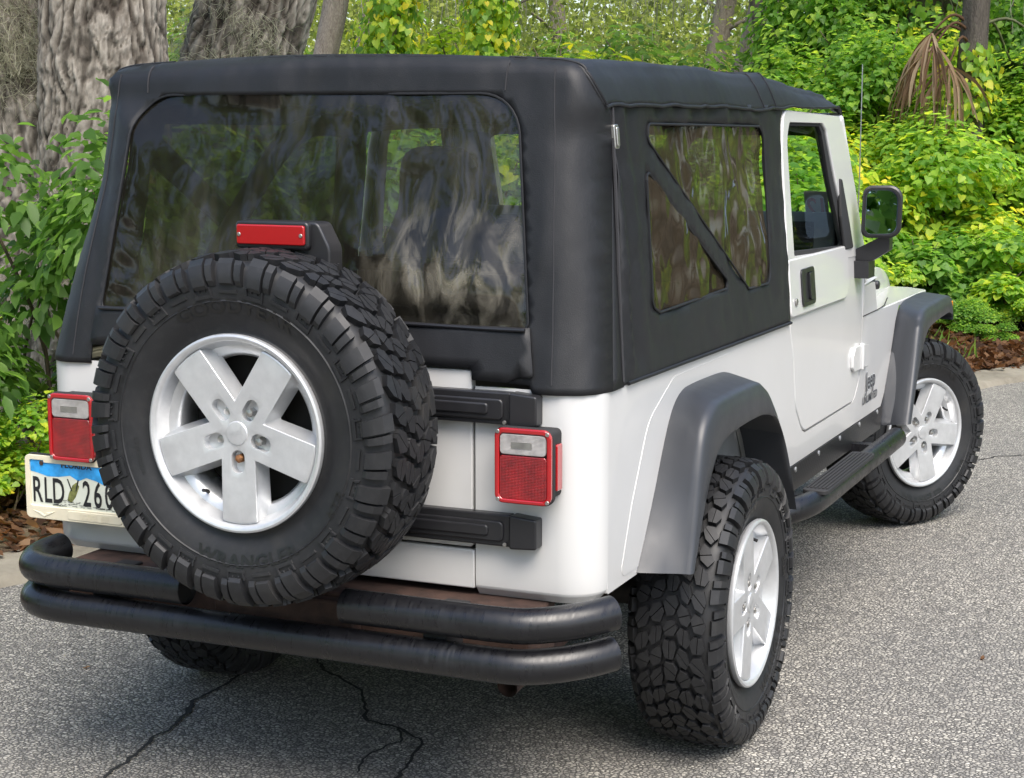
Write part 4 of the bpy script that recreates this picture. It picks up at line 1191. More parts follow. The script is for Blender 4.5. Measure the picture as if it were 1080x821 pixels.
def mk_soil():
    b = NB('forest_soil'); v = b.coord()
    n = b.noise(v, 5, 7, .7); n2 = b.noise(v, 45, 5, .7)
    c = b.ramp(n2, [(.3, (.035, .024, .015)), (.5, (.085, .055, .032)), (.7, (.16, .11, .065))])
    c = b.mix(b.ramp(n, [(.45, (0, 0, 0)), (.65, (.6, .6, .6))]), c, (.05, .06, .02))
    b.set(Base_Color=c, Roughness=.95); b.bump(n2, .8, .02); return b.m
M['asphalt'] = mk_asphalt(); M['concrete'] = mk_concrete(); M['soil'] = mk_soil()

def struct(o): o['kind'] = 'structure'; return o
g = MB(); g.add([(-220, -220, 0), (220, -220, 0), (220, 220, 0), (-220, 220, 0)], [(0, 1, 2, 3)])
struct(g.build('road', M['asphalt'], smooth=False))
KB = [(-30, -72), (-14, -30), (-6, -9), (-3.3, -1.8), (-2.72, -.05), (-2.11, 1.48), (-1.3, 3.5), (-.45, 5.65), (.15, 7.15), (.47, 7.86), (.86, 8.35), (1.6, 9.05), (3, 9.9), (6, 11.3), (12, 13.2), (40, 20), (200, 60)]
KC = [Vector((*p, 0)) for p in KB]
KP = catmull(KC[2:-2], 90); KP = KC[:2] + KP + KC[-2:]
def knorm(i):
    t = (KP[min(i + 1, len(KP) - 1)] - KP[max(i - 1, 0)]).normalized(); return Vector((-t.y, t.x, 0))     # away from the road
KN = [knorm(i) for i in range(len(KP))]
def kerb_at(s, off, z=0.0):
    """s = 0..1 along the visible kerb run, off metres behind its back edge"""
    f = 2 + s * (len(KP) - 5); i = int(f); f -= i
    p = KP[i].lerp(KP[i + 1], f); n = KN[i].lerp(KN[i + 1], f).normalized()
    return Vector((p.x + n.x * off, p.y + n.y * off, z))
sec = [(-.27, -.03), (-.235, .004), (-.215, .030), (-.15, .038), (-.02, .045), (0.0, .05), (.06, .045), (.08, -.03)]
V = []; rk = random.Random(3)
for p, n in zip(KP, KN):
    for o_, z in sec: V.append((p.x + n.x * o_, p.y + n.y * o_, z + (rk.uniform(-.004, .004) if z > 0 else 0)))
L = len(sec)
kb = MB().add(V, [(i * L + j, i * L + j + 1, (i + 1) * L + j + 1, (i + 1) * L + j) for i in range(len(KP) - 1) for j in range(L - 1)])
struct(kb.build('kerb', M['concrete'], angle=50))
def soil_z(off, x, y): return .040 + .35 * (1 - math.exp(-max(0, off - 1.2) / 9)) + .03 * nz(x, y, 0, 1.1) * min(1, off) + .10 * nz(x, y, 0, .25, 3) * min(1, off / 4)
offs = [.02, .12, .25, .45, .7, 1, 1.4, 1.9, 2.5, 3.2, 4, 5, 6.5, 8, 10, 13, 17, 22, 30, 45, 70, 110, 170]
V = [(p.x + n.x * o_, p.y + n.y * o_, soil_z(o_, p.x + n.x * o_, p.y + n.y * o_)) for p, n in zip(KP, KN) for o_ in offs]
L = len(offs)
struct(MB().add(V, [(i * L + j, i * L + j + 1, (i + 1) * L + j + 1, (i + 1) * L + j) for i in range(len(KP) - 1) for j in range(L - 1)]).build('forest_floor', M['soil'], angle=180))

# cracks in the asphalt
M['crack'] = simple('crack_shadow', (.012, .012, .012), .95)
rc_ = random.Random(8)
def crack(pts, w):
    P = [];
    for a, c_ in zip(pts, pts[1:]):
        a = Vector((*a, 0)); c_ = Vector((*c_, 0)); k = max(2, int((c_ - a).length / .018))
        P += [a.lerp(c_, t / k) for t in range(k)]
    P.append(Vector((*pts[-1], 0))); V = []
    for i, p in enumerate(P):
        t = (P[min(i + 1, len(P) - 1)] - P[max(0, i - 1)]).normalized(); n = Vector((-t.y, t.x, 0))
        o = n * (.020 * nz(p.x, p.y, 0, 9) + .011 * nz(p.x, p.y, 0, 34) + .006 * nz(p.x, p.y, 0, 90)); ww = w * (.45 + .9 * abs(nz(p.x, p.y, 0, 14, 6)) + .3 * rc_.random())
        if i in (0, len(P) - 1): ww *= .1
        V += [p + o + n * ww, p + o - n * ww]
    return MB().add([(v.x, v.y, .0035) for v in V], [(2 * i, 2 * i + 1, 2 * i + 3, 2 * i + 2) for i in range(len(P) - 1)])
for pts, w in (([(-.50, -.22), (-.521, -.078), (-.556, .138), (-.591, .368), (-.636, .46), (-.641, .692), (-.66, .80), (-.70, 1.3)], .0075),
               ([(-.60, 1.25), (-.512, .917), (-.251, .739), (-.150, .58), (-.122, .53), (.009, .504), (.10, .42), (.126, .358), (.150, .217), (.22, .05)], .006),
               ([(.01, .504), (.05, .40), (.02, .30), (.05, .15)], .0045),
               ([(.55, 4.75), (.784, 4.97), (.896, 5.122), (1.017, 5.227), (1.5, 5.4)], .006)):
    struct(crack(pts, w).build('road_crack', M['crack'], smooth=False))

# ================================================================== FOLIAGE
def leaf_mat(name, ramp_, trans, rough=.45):
    b = NB(name)
    at = b.n('ShaderNodeAttribute'); at.attribute_name = 'lv'
    oi = b.n('ShaderNodeObjectInfo')
    f = b.math('ADD', at.outputs['Fac'], b.math('MULTIPLY', b.math('SUBTRACT', oi.outputs['Random'], .5), .34))
    c = b.ramp(f, ramp_)
    b.set(Base_Color=c, Roughness=rough, Specular_IOR_Level=.35)
    tl = b.n('ShaderNodeBsdfTranslucent'); tc = b.mix(1.0, c, (*trans,), 'MULTIPLY'); b.link(tc, tl.inputs[0])
    mx = b.n('ShaderNodeMixShader'); mx.inputs[0].default_value = .55
    b.link(b.p.outputs[0], mx.inputs[1]); b.link(tl.outputs[0], mx.inputs[2]); b.link(mx.outputs[0], b.out.inputs[0])
    return b.m
TR = (2.1, 2.1, 1.5)
M['vine'] = leaf_mat('vine_leaf', [(0, (.050, .125, .022)), (.35, (.135, .270, .045)), (.62, (.270, .400, .055)), (.82, (.440, .500, .050)), (1, (.62, .50, .04))], TR)
M['shrub'] = leaf_mat('shrub_leaf', [(0, (.045, .105, .020)), (.4, (.100, .195, .036)), (.8, (.175, .285, .055)), (1, (.28, .36, .06))], TR)
M['yellow'] = leaf_mat('young_leaf', [(0, (.10, .19, .012)), (.4, (.22, .31, .018)), (.75, (.42, .43, .02)), (1, (.60, .48, .025))], TR)
M['wood'] = leaf_mat('far_leaf', [(0, (.085, .110, .030)), (.35, (.20, .245, .055)), (.7, (.36, .40, .095)), (1, (.55, .55, .18))], TR)
M['moss'] = leaf_mat('spanish_moss', [(0, (.20, .20, .14)), (.5, (.33, .33, .24)), (1, (.46, .45, .35))], (1.2, 1.2, 1.1), .9)
M['litter'] = leaf_mat('dry_leaf', [(0, (.045, .022, .012)), (.35, (.13, .065, .032)), (.7, (.24, .13, .065)), (.93, (.36, .24, .14)), (1, (.45, .36, .25))], (1., .8, .6), .8)
M['frond'] = leaf_mat('palm_leaf', [(0, (.010, .030, .010)), (.5, (.022, .060, .016)), (1, (.06, .11, .03))], TR, .4)
M['dead'] = leaf_mat('dead_palm_leaf', [(0, (.16, .095, .055)), (.5, (.30, .20, .12)), (1, (.48, .37, .25))], (1., .9, .7), .8)
M['stem'] = simple('green_stem', (.07, .08, .03), .7, var=.4, scale=20)
M['twig'] = simple('brown_twig', (.10, .075, .05), .85, var=.4, scale=20)

T_HEART = (np.array([(0, 0, 0), (.26, -.13, .07), (.50, .12, .15), (.40, .52, .10), (0, 1, -.10), (-.40, .52, .10), (-.50, .12, .15), (-.26, -.13, .07), (0, .45, -.02)]),
           [(0, 1, 2, 8), (8, 2, 3, 4), (8, 4, 5, 6), (0, 8, 6, 7)])
T_OVAL = (np.array([(0, 0, 0), (.24, .30, .06), (.22, .66, .05), (0, 1, -.10), (-.22, .66, .05), (-.24, .30, .06), (0, .5, -.02)]), [(0, 1, 2, 6), (6, 2, 3, 4), (0, 6, 4, 5)])
T_CURL = (np.array([(0, 0, .10), (.22, .25, .22), (.24, .7, .10), (0, 1, .22), (-.22, .65, .20), (-.26, .3, .06), (0, .5, 0)]), [(0, 1, 2, 6), (6, 2, 3, 4), (0, 6, 4, 5)])
T_QUAD = (np.array([(0, 0, 0), (.34, .45, .10), (0, 1, 0), (-.34, .45, .10)]), [(0, 1, 2, 3)])
T_BLADE = (np.array([(-.05, 0, 0), (.05, 0, 0), (.04, .5, .03), (0, 1, -.06), (-.04, .5, .03)]), [(0, 1, 2, 4), (4, 2, 3)])
def leaf_mesh(name, P, Nn, D, S, tpl, mat, rng, lv=None):
    """leaves at P, facing Nn, tips along D, lengths S -> one mesh"""
    tv, tf = tpl
    Nn = Nn / np.linalg.norm(Nn, axis=1, keepdims=True)
    D = D - Nn * (D * Nn).sum(1, keepdims=True); D = D / np.maximum(np.linalg.norm(D, axis=1, keepdims=True), 1e-6)
    X = np.cross(D, Nn)
    n, k = len(P), len(tv)
    V = (P[:, None] + (tv[None, :, 0:1] * X[:, None] + tv[None, :, 1:2] * D[:, None] + tv[None, :, 2:3] * Nn[:, None]) * S[:, None, None]).reshape(-1, 3)
    me = bpy.data.meshes.new(name)
    loops = np.concatenate([np.array(f) for f in tf]); tot = np.array([len(f) for f in tf])
    LI = (loops[None] + (np.arange(n) * k)[:, None]).ravel(); LT = np.tile(tot, n); LS = np.concatenate([[0], np.cumsum(LT)[:-1]])
    me.vertices.add(len(V)); me.vertices.foreach_set('co', V.astype(np.float32).ravel())
    me.loops.add(len(LI)); me.loops.foreach_set('vertex_index', LI.astype(np.int32))
    me.polygons.add(len(LT)); me.polygons.foreach_set('loop_start', LS.astype(np.int32)); me.polygons.foreach_set('loop_total', LT.astype(np.int32))
    me.update(calc_edges=True); me.validate()
    a = me.attributes.new('lv', 'FLOAT', 'FACE')
    if lv is None: lv = rng.beta(2.2, 2.2, n)
    a.data.foreach_set('value', np.repeat(lv, len(tf)).astype(np.float32))
    me.materials.append(mat); me.shade_smooth()
    return me
def link(name, me, parent=None, loc=None):
    o = bpy.data.objects.new(name, me); COL.objects.link(o)
    if parent is not None: o.parent = parent
    if loc is not None: o.location = loc
    return o
def unit(rng, n):
    v = rng.normal(size=(n, 3)); return v / np.linalg.norm(v, axis=1, keepdims=True)

def mound(seed, rx, ry, h, n, size, tpl, mat, name, label, cat, group=None, lobes=9, droop=.5, stems=9, flat=.2):
    """leafy mass of several lobes on its own stems"""
    rng = np.random.default_rng(seed)
    root = thing(name, label, cat, group=group)
    C = np.stack([rng.uniform(-.62, .62, lobes) * rx, rng.uniform(-.62, .62, lobes) * ry, rng.uniform(.25, .78, lobes) * h], 1)
    R = rng.uniform(.30, .48, lobes)[:, None] * np.array([rx, ry, h * .75])
    k = rng.integers(0, lobes, n)
    d = unit(rng, n); d[:, 2] = np.abs(d[:, 2]) * .9 + d[:, 2] * .1
    rad = rng.uniform(.55, 1.0, n) ** .5 * (1 + .10 * rng.normal(size=n))
    P = C[k] + d * rad[:, None] * R[k]
    P[:, 2] = np.clip(P[:, 2], .02, None)
    N_ = d * .7 + unit(rng, n) * .48 + np.array([0, 0, .75])
    D_ = d * .5 + unit(rng, n) * .6 - np.array([0, 0, droop])
    S_ = size * rng.uniform(.55, 1.25, n)
    hv = (P[:, 2] / h)
    lv = np.clip(rng.beta(2.2, 2.4, n) * .75 + .10 + .22 * (rng.random(lobes)[k] - .4), 0, 1)
    fo = link('foliage', leaf_mesh('foliage', P, N_, D_, S_, tpl, mat, rng, lv), root)
    st = MB()
    for i in range(stems):
        c = C[i % lobes]; b0 = np.array([c[0] * .3 + rng.normal() * .05, c[1] * .3 + rng.normal() * .05, -.05])
        m1 = (b0 + c) / 2 + rng.normal(size=3) * .08 * h
        e = c + np.array([rng.normal() * .2 * rx, rng.normal() * .2 * ry, rng.uniform(.1, .3) * h])
        st.tube([tuple(q) for q in catmull([tuple(b0), tuple(m1), tuple(c), tuple(e)], 10)], list(np.linspace(.012, .003, 10) * (h ** .5)), 5)
    st.build('stem', M['twig'], root, angle=180)
    return root
def put(o, x, y, z=None, rz=0, s=1.0, sz=None):
    if z is None: z = 0.0
    o.location = (x, y, z); o.rotation_euler = (0, 0, rz); o.scale = (s, s, sz or s)
    return o
def soil_at(x, y):
    q = min(range(len(KP)), key=lambda i: (KP[i].x - x) ** 2 + (KP[i].y - y) ** 2)
    off = (Vector((x, y, 0)) - KP[q]).dot(KN[q])
    return soil_z(max(off, 0), x, y) if off > 0 else 0.0
# ---------------- bark, trunks
def mk_bark(name, dark, mid, light, sc):
    b = NB(name); v = b.coord((1, 1, .20))
    w = b.noise(b.coord((1, 1, .5)), 5, 4, .6)
    vv = b.n('ShaderNodeVectorMath', operation='MULTIPLY_ADD'); wn = b.n('ShaderNodeTexNoise'); wn.inputs['Scale'].default_value = 6; b.link(v, wn.inputs['Vector'])
    b.link(wn.outputs['Color'], vv.inputs[0]); vv.inputs[1].default_value = (.16, .16, .10); b.link(v, vv.inputs[2])
    vo = b.n('ShaderNodeTexVoronoi', feature='DISTANCE_TO_EDGE'); vo.inputs['Scale'].default_value = sc * 2.2; b.link(vv.outputs[0], vo.inputs['Vector'])
    fine = b.noise(v, 60, 6, .7)
    rn = b.n('ShaderNodeTexNoise', noise_type='RIDGED_MULTIFRACTAL'); b.link(vv.outputs[0], rn.inputs['Vector']); rn.inputs['Scale'].default_value = sc * .42; rn.inputs['Detail'].default_value = 5; rn.inputs['Distortion'].default_value = .4
    ridge = b.math('SUBTRACT', 1.15, b.math('MULTIPLY', rn.outputs[0], .8))
    h = b.math('ADD', b.math('ADD', b.math('MULTIPLY', b.ramp(vo.outputs['Distance'], [(0, (0, 0, 0)), (.22, (1, 1, 1))]), .25), b.math('MULTIPLY', ridge, .6)), b.math('MULTIPLY', fine, .45))
    c = b.ramp(b.math('MULTIPLY', h, .7), [(.34, dark), (.58, mid), (.88, light)])
    lich = b.noise(b.coord(), 3.0, 5, .65)
    c = b.mix(b.ramp(lich, [(.52, (0, 0, 0)), (.76, (.40, .40, .40))]), c, (.24, .235, .20))
    b.set(Base_Color=c, Roughness=.95); b.bump(h, .8, .012)
    return b.m
M['bark'] = mk_bark('oak_bark', (.024, .018, .014), (.150, .122, .098), (.33, .29, .245), 46)
def mk_oak():
    b = NB('fissured_bark'); at = b.n('ShaderNodeAttribute'); at.attribute_name = 'fissure'
    v = b.coord((1, 1, .35)); fine = b.noise(v, 70, 6, .7); pat = b.noise(b.coord(), 4, 5, .65)
    h = b.math('ADD', b.math('MULTIPLY', at.outputs['Fac'], .75), b.math('MULTIPLY', fine, .42))
    c = b.ramp(h, [(.25, (.012, .009, .007)), (.50, (.050, .042, .034)), (.74, (.165, .146, .122)), (.95, (.29, .265, .228))])
    c = b.mix(b.ramp(pat, [(.45, (0, 0, 0)), (.75, (.25, .25, .25))]), c, (.26, .24, .20))
    c = b.mix(b.ramp(pat, [(.30, (.7, .7, .7)), (.46, (0, 0, 0))]), c, (.055, .043, .033))
    b.set(Base_Color=c, Roughness=.95, Specular_IOR_Level=.2); b.bump(h, .9, .012)
    return b.m
M['oak'] = mk_oak()
M['dark_bark'] = mk_bark('dark_bark', (.015, .013, .010), (.05, .042, .034), (.11, .095, .08), 42)

def trunk_mb(path, radii, n=40, rough=.06, seed=0, m=None):
    """tapered trunk with a lumpy, fluted skin"""
    m = m or MB()
    K = len(path) * 7
    P = catmull(path, K); R = np.interp(np.linspace(0, 1, K), np.linspace(0, 1, len(radii)), radii)
    T = [(P[min(i + 1, K - 1)] - P[max(i - 1, 0)]).normalized() for i in range(K)]
    N_ = (Vector((1, 0, 0)) - T[0] * T[0].x).normalized(); V = []
    for i, p in enumerate(P):
        N_ = (N_ - T[i] * N_.dot(T[i])).normalized(); B = T[i].cross(N_)
        for k in range(n):
            a = 2 * pi * k / n
            rr = R[i] * (1 + rough * (1.6 * nz(cos(a), sin(a), p.z * .5, 1.4, seed) + .9 * nz(cos(a) * 2, sin(a) * 2, p.z * .6, 3, seed) + .35 * nz(cos(a) * 6, sin(a) * 6, p.z * 2, 3, seed)))
            V.append(p + (N_ * cos(a) + B * sin(a)) * rr)
    F = [(i * n + k, i * n + (k + 1) % n, (i + 1) * n + (k + 1) % n, (i + 1) * n + k) for i in range(K - 1) for k in range(n)]
    F.append([(K - 1) * n + k for k in range(n)])
    return m.add(V, F)

BARK_D = []
def bark_build(m, root):
    o = m.build('trunk', M['oak'], root, angle=180)
    a = o.data.attributes.new('fissure', 'FLOAT', 'POINT'); a.data.foreach_set('value', np.array(BARK_D, np.float32)); BARK_D.clear()
    return o
def bark_trunk(path, radii, K, n, seed, amp=.014, m=None, rough=.07):
    """trunk whose bark plates and fissures are modelled; returns the mesh and the fissure depth per face"""
    m = m or MB(); P = catmull(path, K); R = np.interp(np.linspace(0, 1, K), np.linspace(0, 1, len(radii)), radii)
    T = [(P[min(i + 1, K - 1)] - P[max(i - 1, 0)]).normalized() for i in range(K)]
    N_ = (Vector((1, 0, 0)) - T[0] * T[0].x).normalized(); V = []; dep = []; L = 0.0
    for i, p in enumerate(P):
        if i: L += (p - P[i - 1]).length
        N_ = (N_ - T[i] * N_.dot(T[i])).normalized(); B = T[i].cross(N_)
        for k in range(n):
            a = 2 * pi * k / n; ca, sa = cos(a) * R[i], sin(a) * R[i]
            w = .05 * noise.noise(Vector((ca * 9, sa * 9, L * 5 + seed)))
            q = Vector((ca * 15 + w * 18, sa * 15, L * 3.3 + seed + w * 5))
            f1 = min(1, abs(noise.noise(q)) / .15); f2 = min(1, abs(noise.noise(q * 2.1 + Vector((7, 3, 1)))) / .15); f3 = noise.noise(q * 5) + .6 * noise.noise(q * 11)
            d = (f1 * .60 + f2 * .40) * (.82 + .26 * f3)
            big = rough * (1.6 * nz(cos(a), sin(a), p.z * .5, 1.4, seed) + .9 * nz(cos(a) * 2, sin(a) * 2, p.z * .6, 3, seed))
            V.append(p + (N_ * cos(a) + B * sin(a)) * (R[i] * (1 + big) + amp * (d - .6) * 1.5 + .003 * f3)); BARK_D.append(d)
    F = [(i * n + k, i * n + (k + 1) % n, (i + 1) * n + (k + 1) % n, (i + 1) * n + k) for i in range(K - 1) for k in range(n)]
    return m.add(V, F)
def moss_mesh(name, anchors, seed, length=.6, strands=60, spread=.14, w=.006):
    """hanging grey strands: thin kinked ribbons from each anchor"""
    rng = np.random.default_rng(seed); V = []; F = []; lv = []
    for a in anchors:
        for k in range(strands):
            p = np.array(a) + rng.normal(size=3) * spread * np.array([1, 1, .5]); L = length * rng.uniform(.3, 1.1); n = 6
            q = p.copy(); th = rng.uniform(0, 2 * pi); dx = np.array([cos(th), sin(th), 0]) * w * rng.uniform(.6, 1.6); o = len(V)
            for i in range(n):
                V.append(tuple(q + dx * (1 - i / n * .7))); V.append(tuple(q - dx * (1 - i / n * .7)))
                q = q + np.array([rng.normal() * .022, rng.normal() * .022, -L / n])
            F += [(o + 2 * i, o + 2 * i + 1, o + 2 * i + 3, o + 2 * i + 2) for i in range(n - 1)]; lv += [rng.random()] * (n - 1)
    me = bpy.data.meshes.new(name); me.from_pydata(V, [], F); me.update()
    at = me.attributes.new('lv', 'FLOAT', 'FACE'); at.data.foreach_set('value', np.array(lv, np.float32)); me.materials.append(M['moss'])
    return me
def tuft_mesh(name, pts, nrm, seed, per=26, length=.16, w=.004):
    """moss clinging to bark: short tangled curls around each point"""
    rng = np.random.default_rng(seed); V = []; F = []; lv = []
    for a, nn in zip(pts, nrm):
        for k in range(per):
            q = np.array(a) + rng.normal(size=3) * .05; d = unit(rng, 1)[0] * .6 + np.array(nn) * .35 + np.array([0, 0, -.55]); L = length * rng.uniform(.4, 1.2); n = 5
            s = unit(rng, 1)[0] * w; o = len(V)
            for i in range(n):
                V.append(tuple(q + s)); V.append(tuple(q - s)); d = d + rng.normal(size=3) * .45 + np.array([0, 0, -.12]); d /= np.linalg.norm(d); q = q + d * L / n
            F += [(o + 2 * i, o + 2 * i + 1, o + 2 * i + 3, o + 2 * i + 2) for i in range(n - 1)]; lv += [rng.random()] * (n - 1)
    me = bpy.data.meshes.new(name); me.from_pydata(V, [], F); me.update()
    at = me.attributes.new('lv', 'FLOAT', 'FACE'); at.data.foreach_set('value', np.array(lv, np.float32)); me.materials.append(M['moss'])
    return me
def crown_mesh(seed, c, r, n, size, mat, tpl=T_QUAD, lobes=14):
    rng = np.random.default_rng(seed)
    C = np.array(c) + rng.uniform(-.7, .7, (lobes, 3)) * np.array(r); R = rng.uniform(.30, .5, lobes)[:, None] * np.array(r)
    k = rng.integers(0, lobes, n); d = unit(rng, n)
    P = C[k] + d * (rng.uniform(.1, 1, n) ** .5)[:, None] * R[k]
    return leaf_mesh('crown', P, d * .5 + unit(rng, n) * .7 + np.array([0, 0, .5]), unit(rng, n) - np.array([0, 0, .3]), size * rng.uniform(.6, 1.3, n), tpl, mat, rng)

def on_trunk(path, radii, ts, angs):
    P = [catmull(path, 101)[int(t * 100)] for t in ts]; pts = []; nn = []
    for p, t, a in zip(P, ts, angs):
        r = float(np.interp(t, np.linspace(0, 1, len(radii)), radii)); d = Vector((cos(a), sin(a), 0)); pts.append(tuple(p + d * r)); nn.append(tuple(d))
    return pts, nn

# ---------------- the big live oak on the left
rng0 = np.random.default_rng(77)
OAK = thing('oak_tree', 'massive grey-barked oak trunk with pale moss at the far left behind the leafy shrub', 'tree', (-3.22, 3.45, .05))
pathA = [(.02, .0, -.2), (.06, .0, .35), (.10, 0, .9), (.14, .0, 1.6), (.12, .03, 2.3), (.06, .12, 3.4), (-.05, .3, 5.2)]
radA = [.52, .40, .34, .30, .275, .27, .24]
LIMB = [(-.34, .16, -.2), (-.36, .14, .6), (-.33, .12, 1.25), (-.42, .10, 1.75), (-.66, .06, 2.25), (-1.15, 0, 2.9), (-2.0, -.1, 3.8)]
tb = bark_trunk(pathA, radA, 300, 190, 3, .017)
bark_trunk(LIMB, [.42, .34, .31, .29, .26, .24, .18], 260, 170, 9, .018, tb)
bark_trunk([(.0, .05, 3.0), (.6, .3, 4.0), (1.6, .9, 5.0), (3.0, 1.6, 5.8)], [.34, .28, .2, .1], 60, 60, 5, .012, tb)
bark_build(tb, OAK)
ts = rng0.uniform(.28, .62, 210); an = rng0.uniform(radians(-170), radians(-70), 210)
pts, nn = on_trunk(pathA, radA, ts, an)
p2, n2 = on_trunk(LIMB, [.42, .34, .31, .29, .26, .24, .18], rng0.uniform(.50, .85, 260), rng0.uniform(radians(-170), radians(0), 260))
keep = [i for i in range(210) if nz(pts[i][0], pts[i][1], pts[i][2], 2.2, 3) > .30]
link('moss', tuft_mesh('moss', [pts[i] for i in keep] + p2, [nn[i] for i in keep] + n2, 5, 50, .20, .0013), OAK)
link('crown', crown_mesh(21, (-1.8, .6, 7.2), (3.2, 3.4, 2.0), 4500, .17, M['shrub']), OAK)

OAK2 = thing('leaning_oak', 'second oak trunk leaning right behind the soft top, moss on its bark', 'tree', (-3.31, 4.94, .08))
pathB = [(-.30, -.05, -.2), (-.16, 0, .8), (.0, .02, 1.7), (.16, .05, 2.3), (.5, .15, 3.6), (1.0, .3, 5.2)]
radB = [.42, .34, .315, .30, .27, .2]
bark_build(bark_trunk(pathB, radB, 280, 180, 14, .017), OAK2)
ts = rng0.uniform(.35, .7, 150); pts, nn = on_trunk(pathB, radB, ts, rng0.uniform(radians(-190), radians(-20), 150))
keep = [i for i in range(150) if nz(pts[i][0], pts[i][1], pts[i][2], 2.6, 8) > .32 or nn[i][0] < -.75]
link('moss', tuft_mesh('moss', [pts[i] for i in keep], [nn[i] for i in keep], 6, 30, .20, .0013), OAK2)
link('crown', crown_mesh(22, (.2, 1.2, 7.4), (2.6, 2.6, 1.4), 2200, .17, M['shrub']), OAK2)

# ---------------- moss-hung trees farther back
def wood_tree(x, y, lean, r, dark, seed, label, h=6.5, moss=True, crown=True, vine=False, group=None):
    z = soil_at(x, y); R_ = random.Random(seed)
    t = thing('woodland_tree', label, 'tree', (x, y, z), group=group)
    path = [(-lean[0] * .3, -lean[1] * .3, -.2), (R_.uniform(-.1, .1), R_.uniform(-.1, .1), h * .18), (lean[0] * .5 + R_.uniform(-.1, .1), lean[1] * .5, h * .4), (lean[0], lean[1], h * .62), (lean[0] * 1.6, lean[1] * 1.6, h)]
    m = trunk_mb(path, [r * 1.5, r, r * .9, r * .75, r * .3], 20, .10, seed)
    limbs = []
    for k in range(7):
        a = R_.uniform(0, 2 * pi); f = R_.uniform(.46, .88); p = catmull(path, 101)[int(f * 100)]
        q = [tuple(p), tuple(p + Vector((cos(a), sin(a), .45)) * .7), tuple(p + Vector((cos(a), sin(a), .30)) * 1.6), tuple(p + Vector((cos(a) * 2.0, sin(a) * 2.0, .35)))]
        cu = catmull(q, 9); m.tube([tuple(c) for c in cu], list(np.linspace(r * .22, r * .05, 9)), 7)
        limbs.append([tuple(cu[i]) for i in (2, 4, 5, 6, 7, 8)])
    m.build('trunk', M['dark_bark'] if dark else M['bark'], t, angle=180)
    if moss:
        for k, an_ in enumerate(limbs): link('moss', moss_mesh('moss', an_, seed * 10 + k, .6, 9, .14, .005), t)
    if crown: link('crown', crown_mesh(seed, (lean[0], lean[1], h * .85), (1.8, 1.8, h * .25), 900, .13, M['wood']), t)
    if vine:
        rng = np.random.default_rng(seed); n = 4200
        f = rng.uniform(0, .62, n); a = rng.uniform(0, 2 * pi, n); cu = catmull(path, 101); P0 = np.array([tuple(cu[int(i * 100)]) for i in f])
        d = np.stack([np.cos(a), np.sin(a), rng.normal(size=n) * .2], 1); rr = r + .03 + .30 * rng.random(n) ** 2 * (1 - f * .6)
        keep = np.array([nz(*(p * 1.0), 1.1, 2) > -.18 for p in P0 + d * r])
        P0, d, rr = P0[keep], d[keep], rr[keep]; n = len(P0)
        link('climbing_vine', leaf_mesh('vine', P0 + d * rr[:, None], d + unit(rng, n) * .5 + np.array([0, 0, .4]), unit(rng, n) * .5 - np.array([0, 0, .8]), .066 * rng.uniform(.6, 1.3, n), T_HEART, M['vine'], rng), t)
    return t
wood_tree(-5.3, 10.6, (.1, .2), .10, False, 31, 'grey woodland trunk with green leaves round it, above the left part of the soft top', vine=True)
wood_tree(-4.75, 11.6, (-.05, .3), .06, True, 32, 'thin dark woodland trunk just right of the grey one above the soft top', vine=True)
wood_tree(-2.55, 13.5, (-.55, .2), .10, True, 33, 'dark broken-looking trunk leaning left behind the yellow shrub above the roof')
wood_tree(-3.35, 14.6, (.5, .3), .17, False, 34, 'pale trunk leaning right, hung with grey moss, above the rear of the roof')
wood_tree(-2.3, 15.6, (.35, .2), .13, False, 35, 'slim grey trunk hung with moss, between the dark leaning trunk and the vine bank')
wood_tree(-.95, 12.6, (-.05, .2), .24, True, 36, 'dark upright trunk wrapped in climbing vine above the bank', vine=True, moss=True)
wood_tree(-7.6, 13.2, (.5, .2), .15, False, 37, 'mossy woodland trunk seen between the two oak trunks')
for i, (x, y) in enumerate([(-9.5, 17.5), (-6.9, 17.0), (-5.6, 20.5), (-3.9, 19.0), (-8.2, 22), (-2.6, 21.5)]):
    wood_tree(x, y, (random.Random(i).uniform(-.6, .6), .2), .12 + .02 * (i % 3), i % 2, 50 + i, 'slender moss-hung tree deep in the wood beyond the soft top', group='trees deep in the wood')

# ---------------- far wood as one mass
rng = np.random.default_rng(5)
n = 330000
along = rng.uniform(-1, 1, n); depth = rng.uniform(0, 1, n) ** 1.3
cx = -5.2 + along * 15 - depth * 12; cy = 17.5 + along * 9 + depth * 24
cz = rng.uniform(0, 1, n) ** 1.3 * 6.5
dens = np.array([noise.noise(Vector((x * .45, y * .45, z * .55))) for x, y, z in zip(cx, cy, cz)])
k = dens > -.36 + .02 * cz
P = np.stack([cx, cy, cz + .1], 1)[k]; n = len(P)
big_ = np.array([noise.noise(Vector((x * .9, y * .5, z * 1.1))) + .5 * noise.noise(Vector((x * 2.6, y * .8 + 9, z * 2.8))) for x, y, z in P])
lvw = np.clip(.50 + .42 * big_ + .18 * rng.normal(size=n), 0, 1)
fw_ = link('far_wood', leaf_mesh('far_wood', P, unit(rng, n) + np.array([.2, -.3, .6]), unit(rng, n) - np.array([0, 0, .4]), rng.uniform(.045, .105, n) * (1 + depth[k] * 1.5), T_QUAD, M['wood'], rng, lvw))
fw_['kind'] = 'stuff'

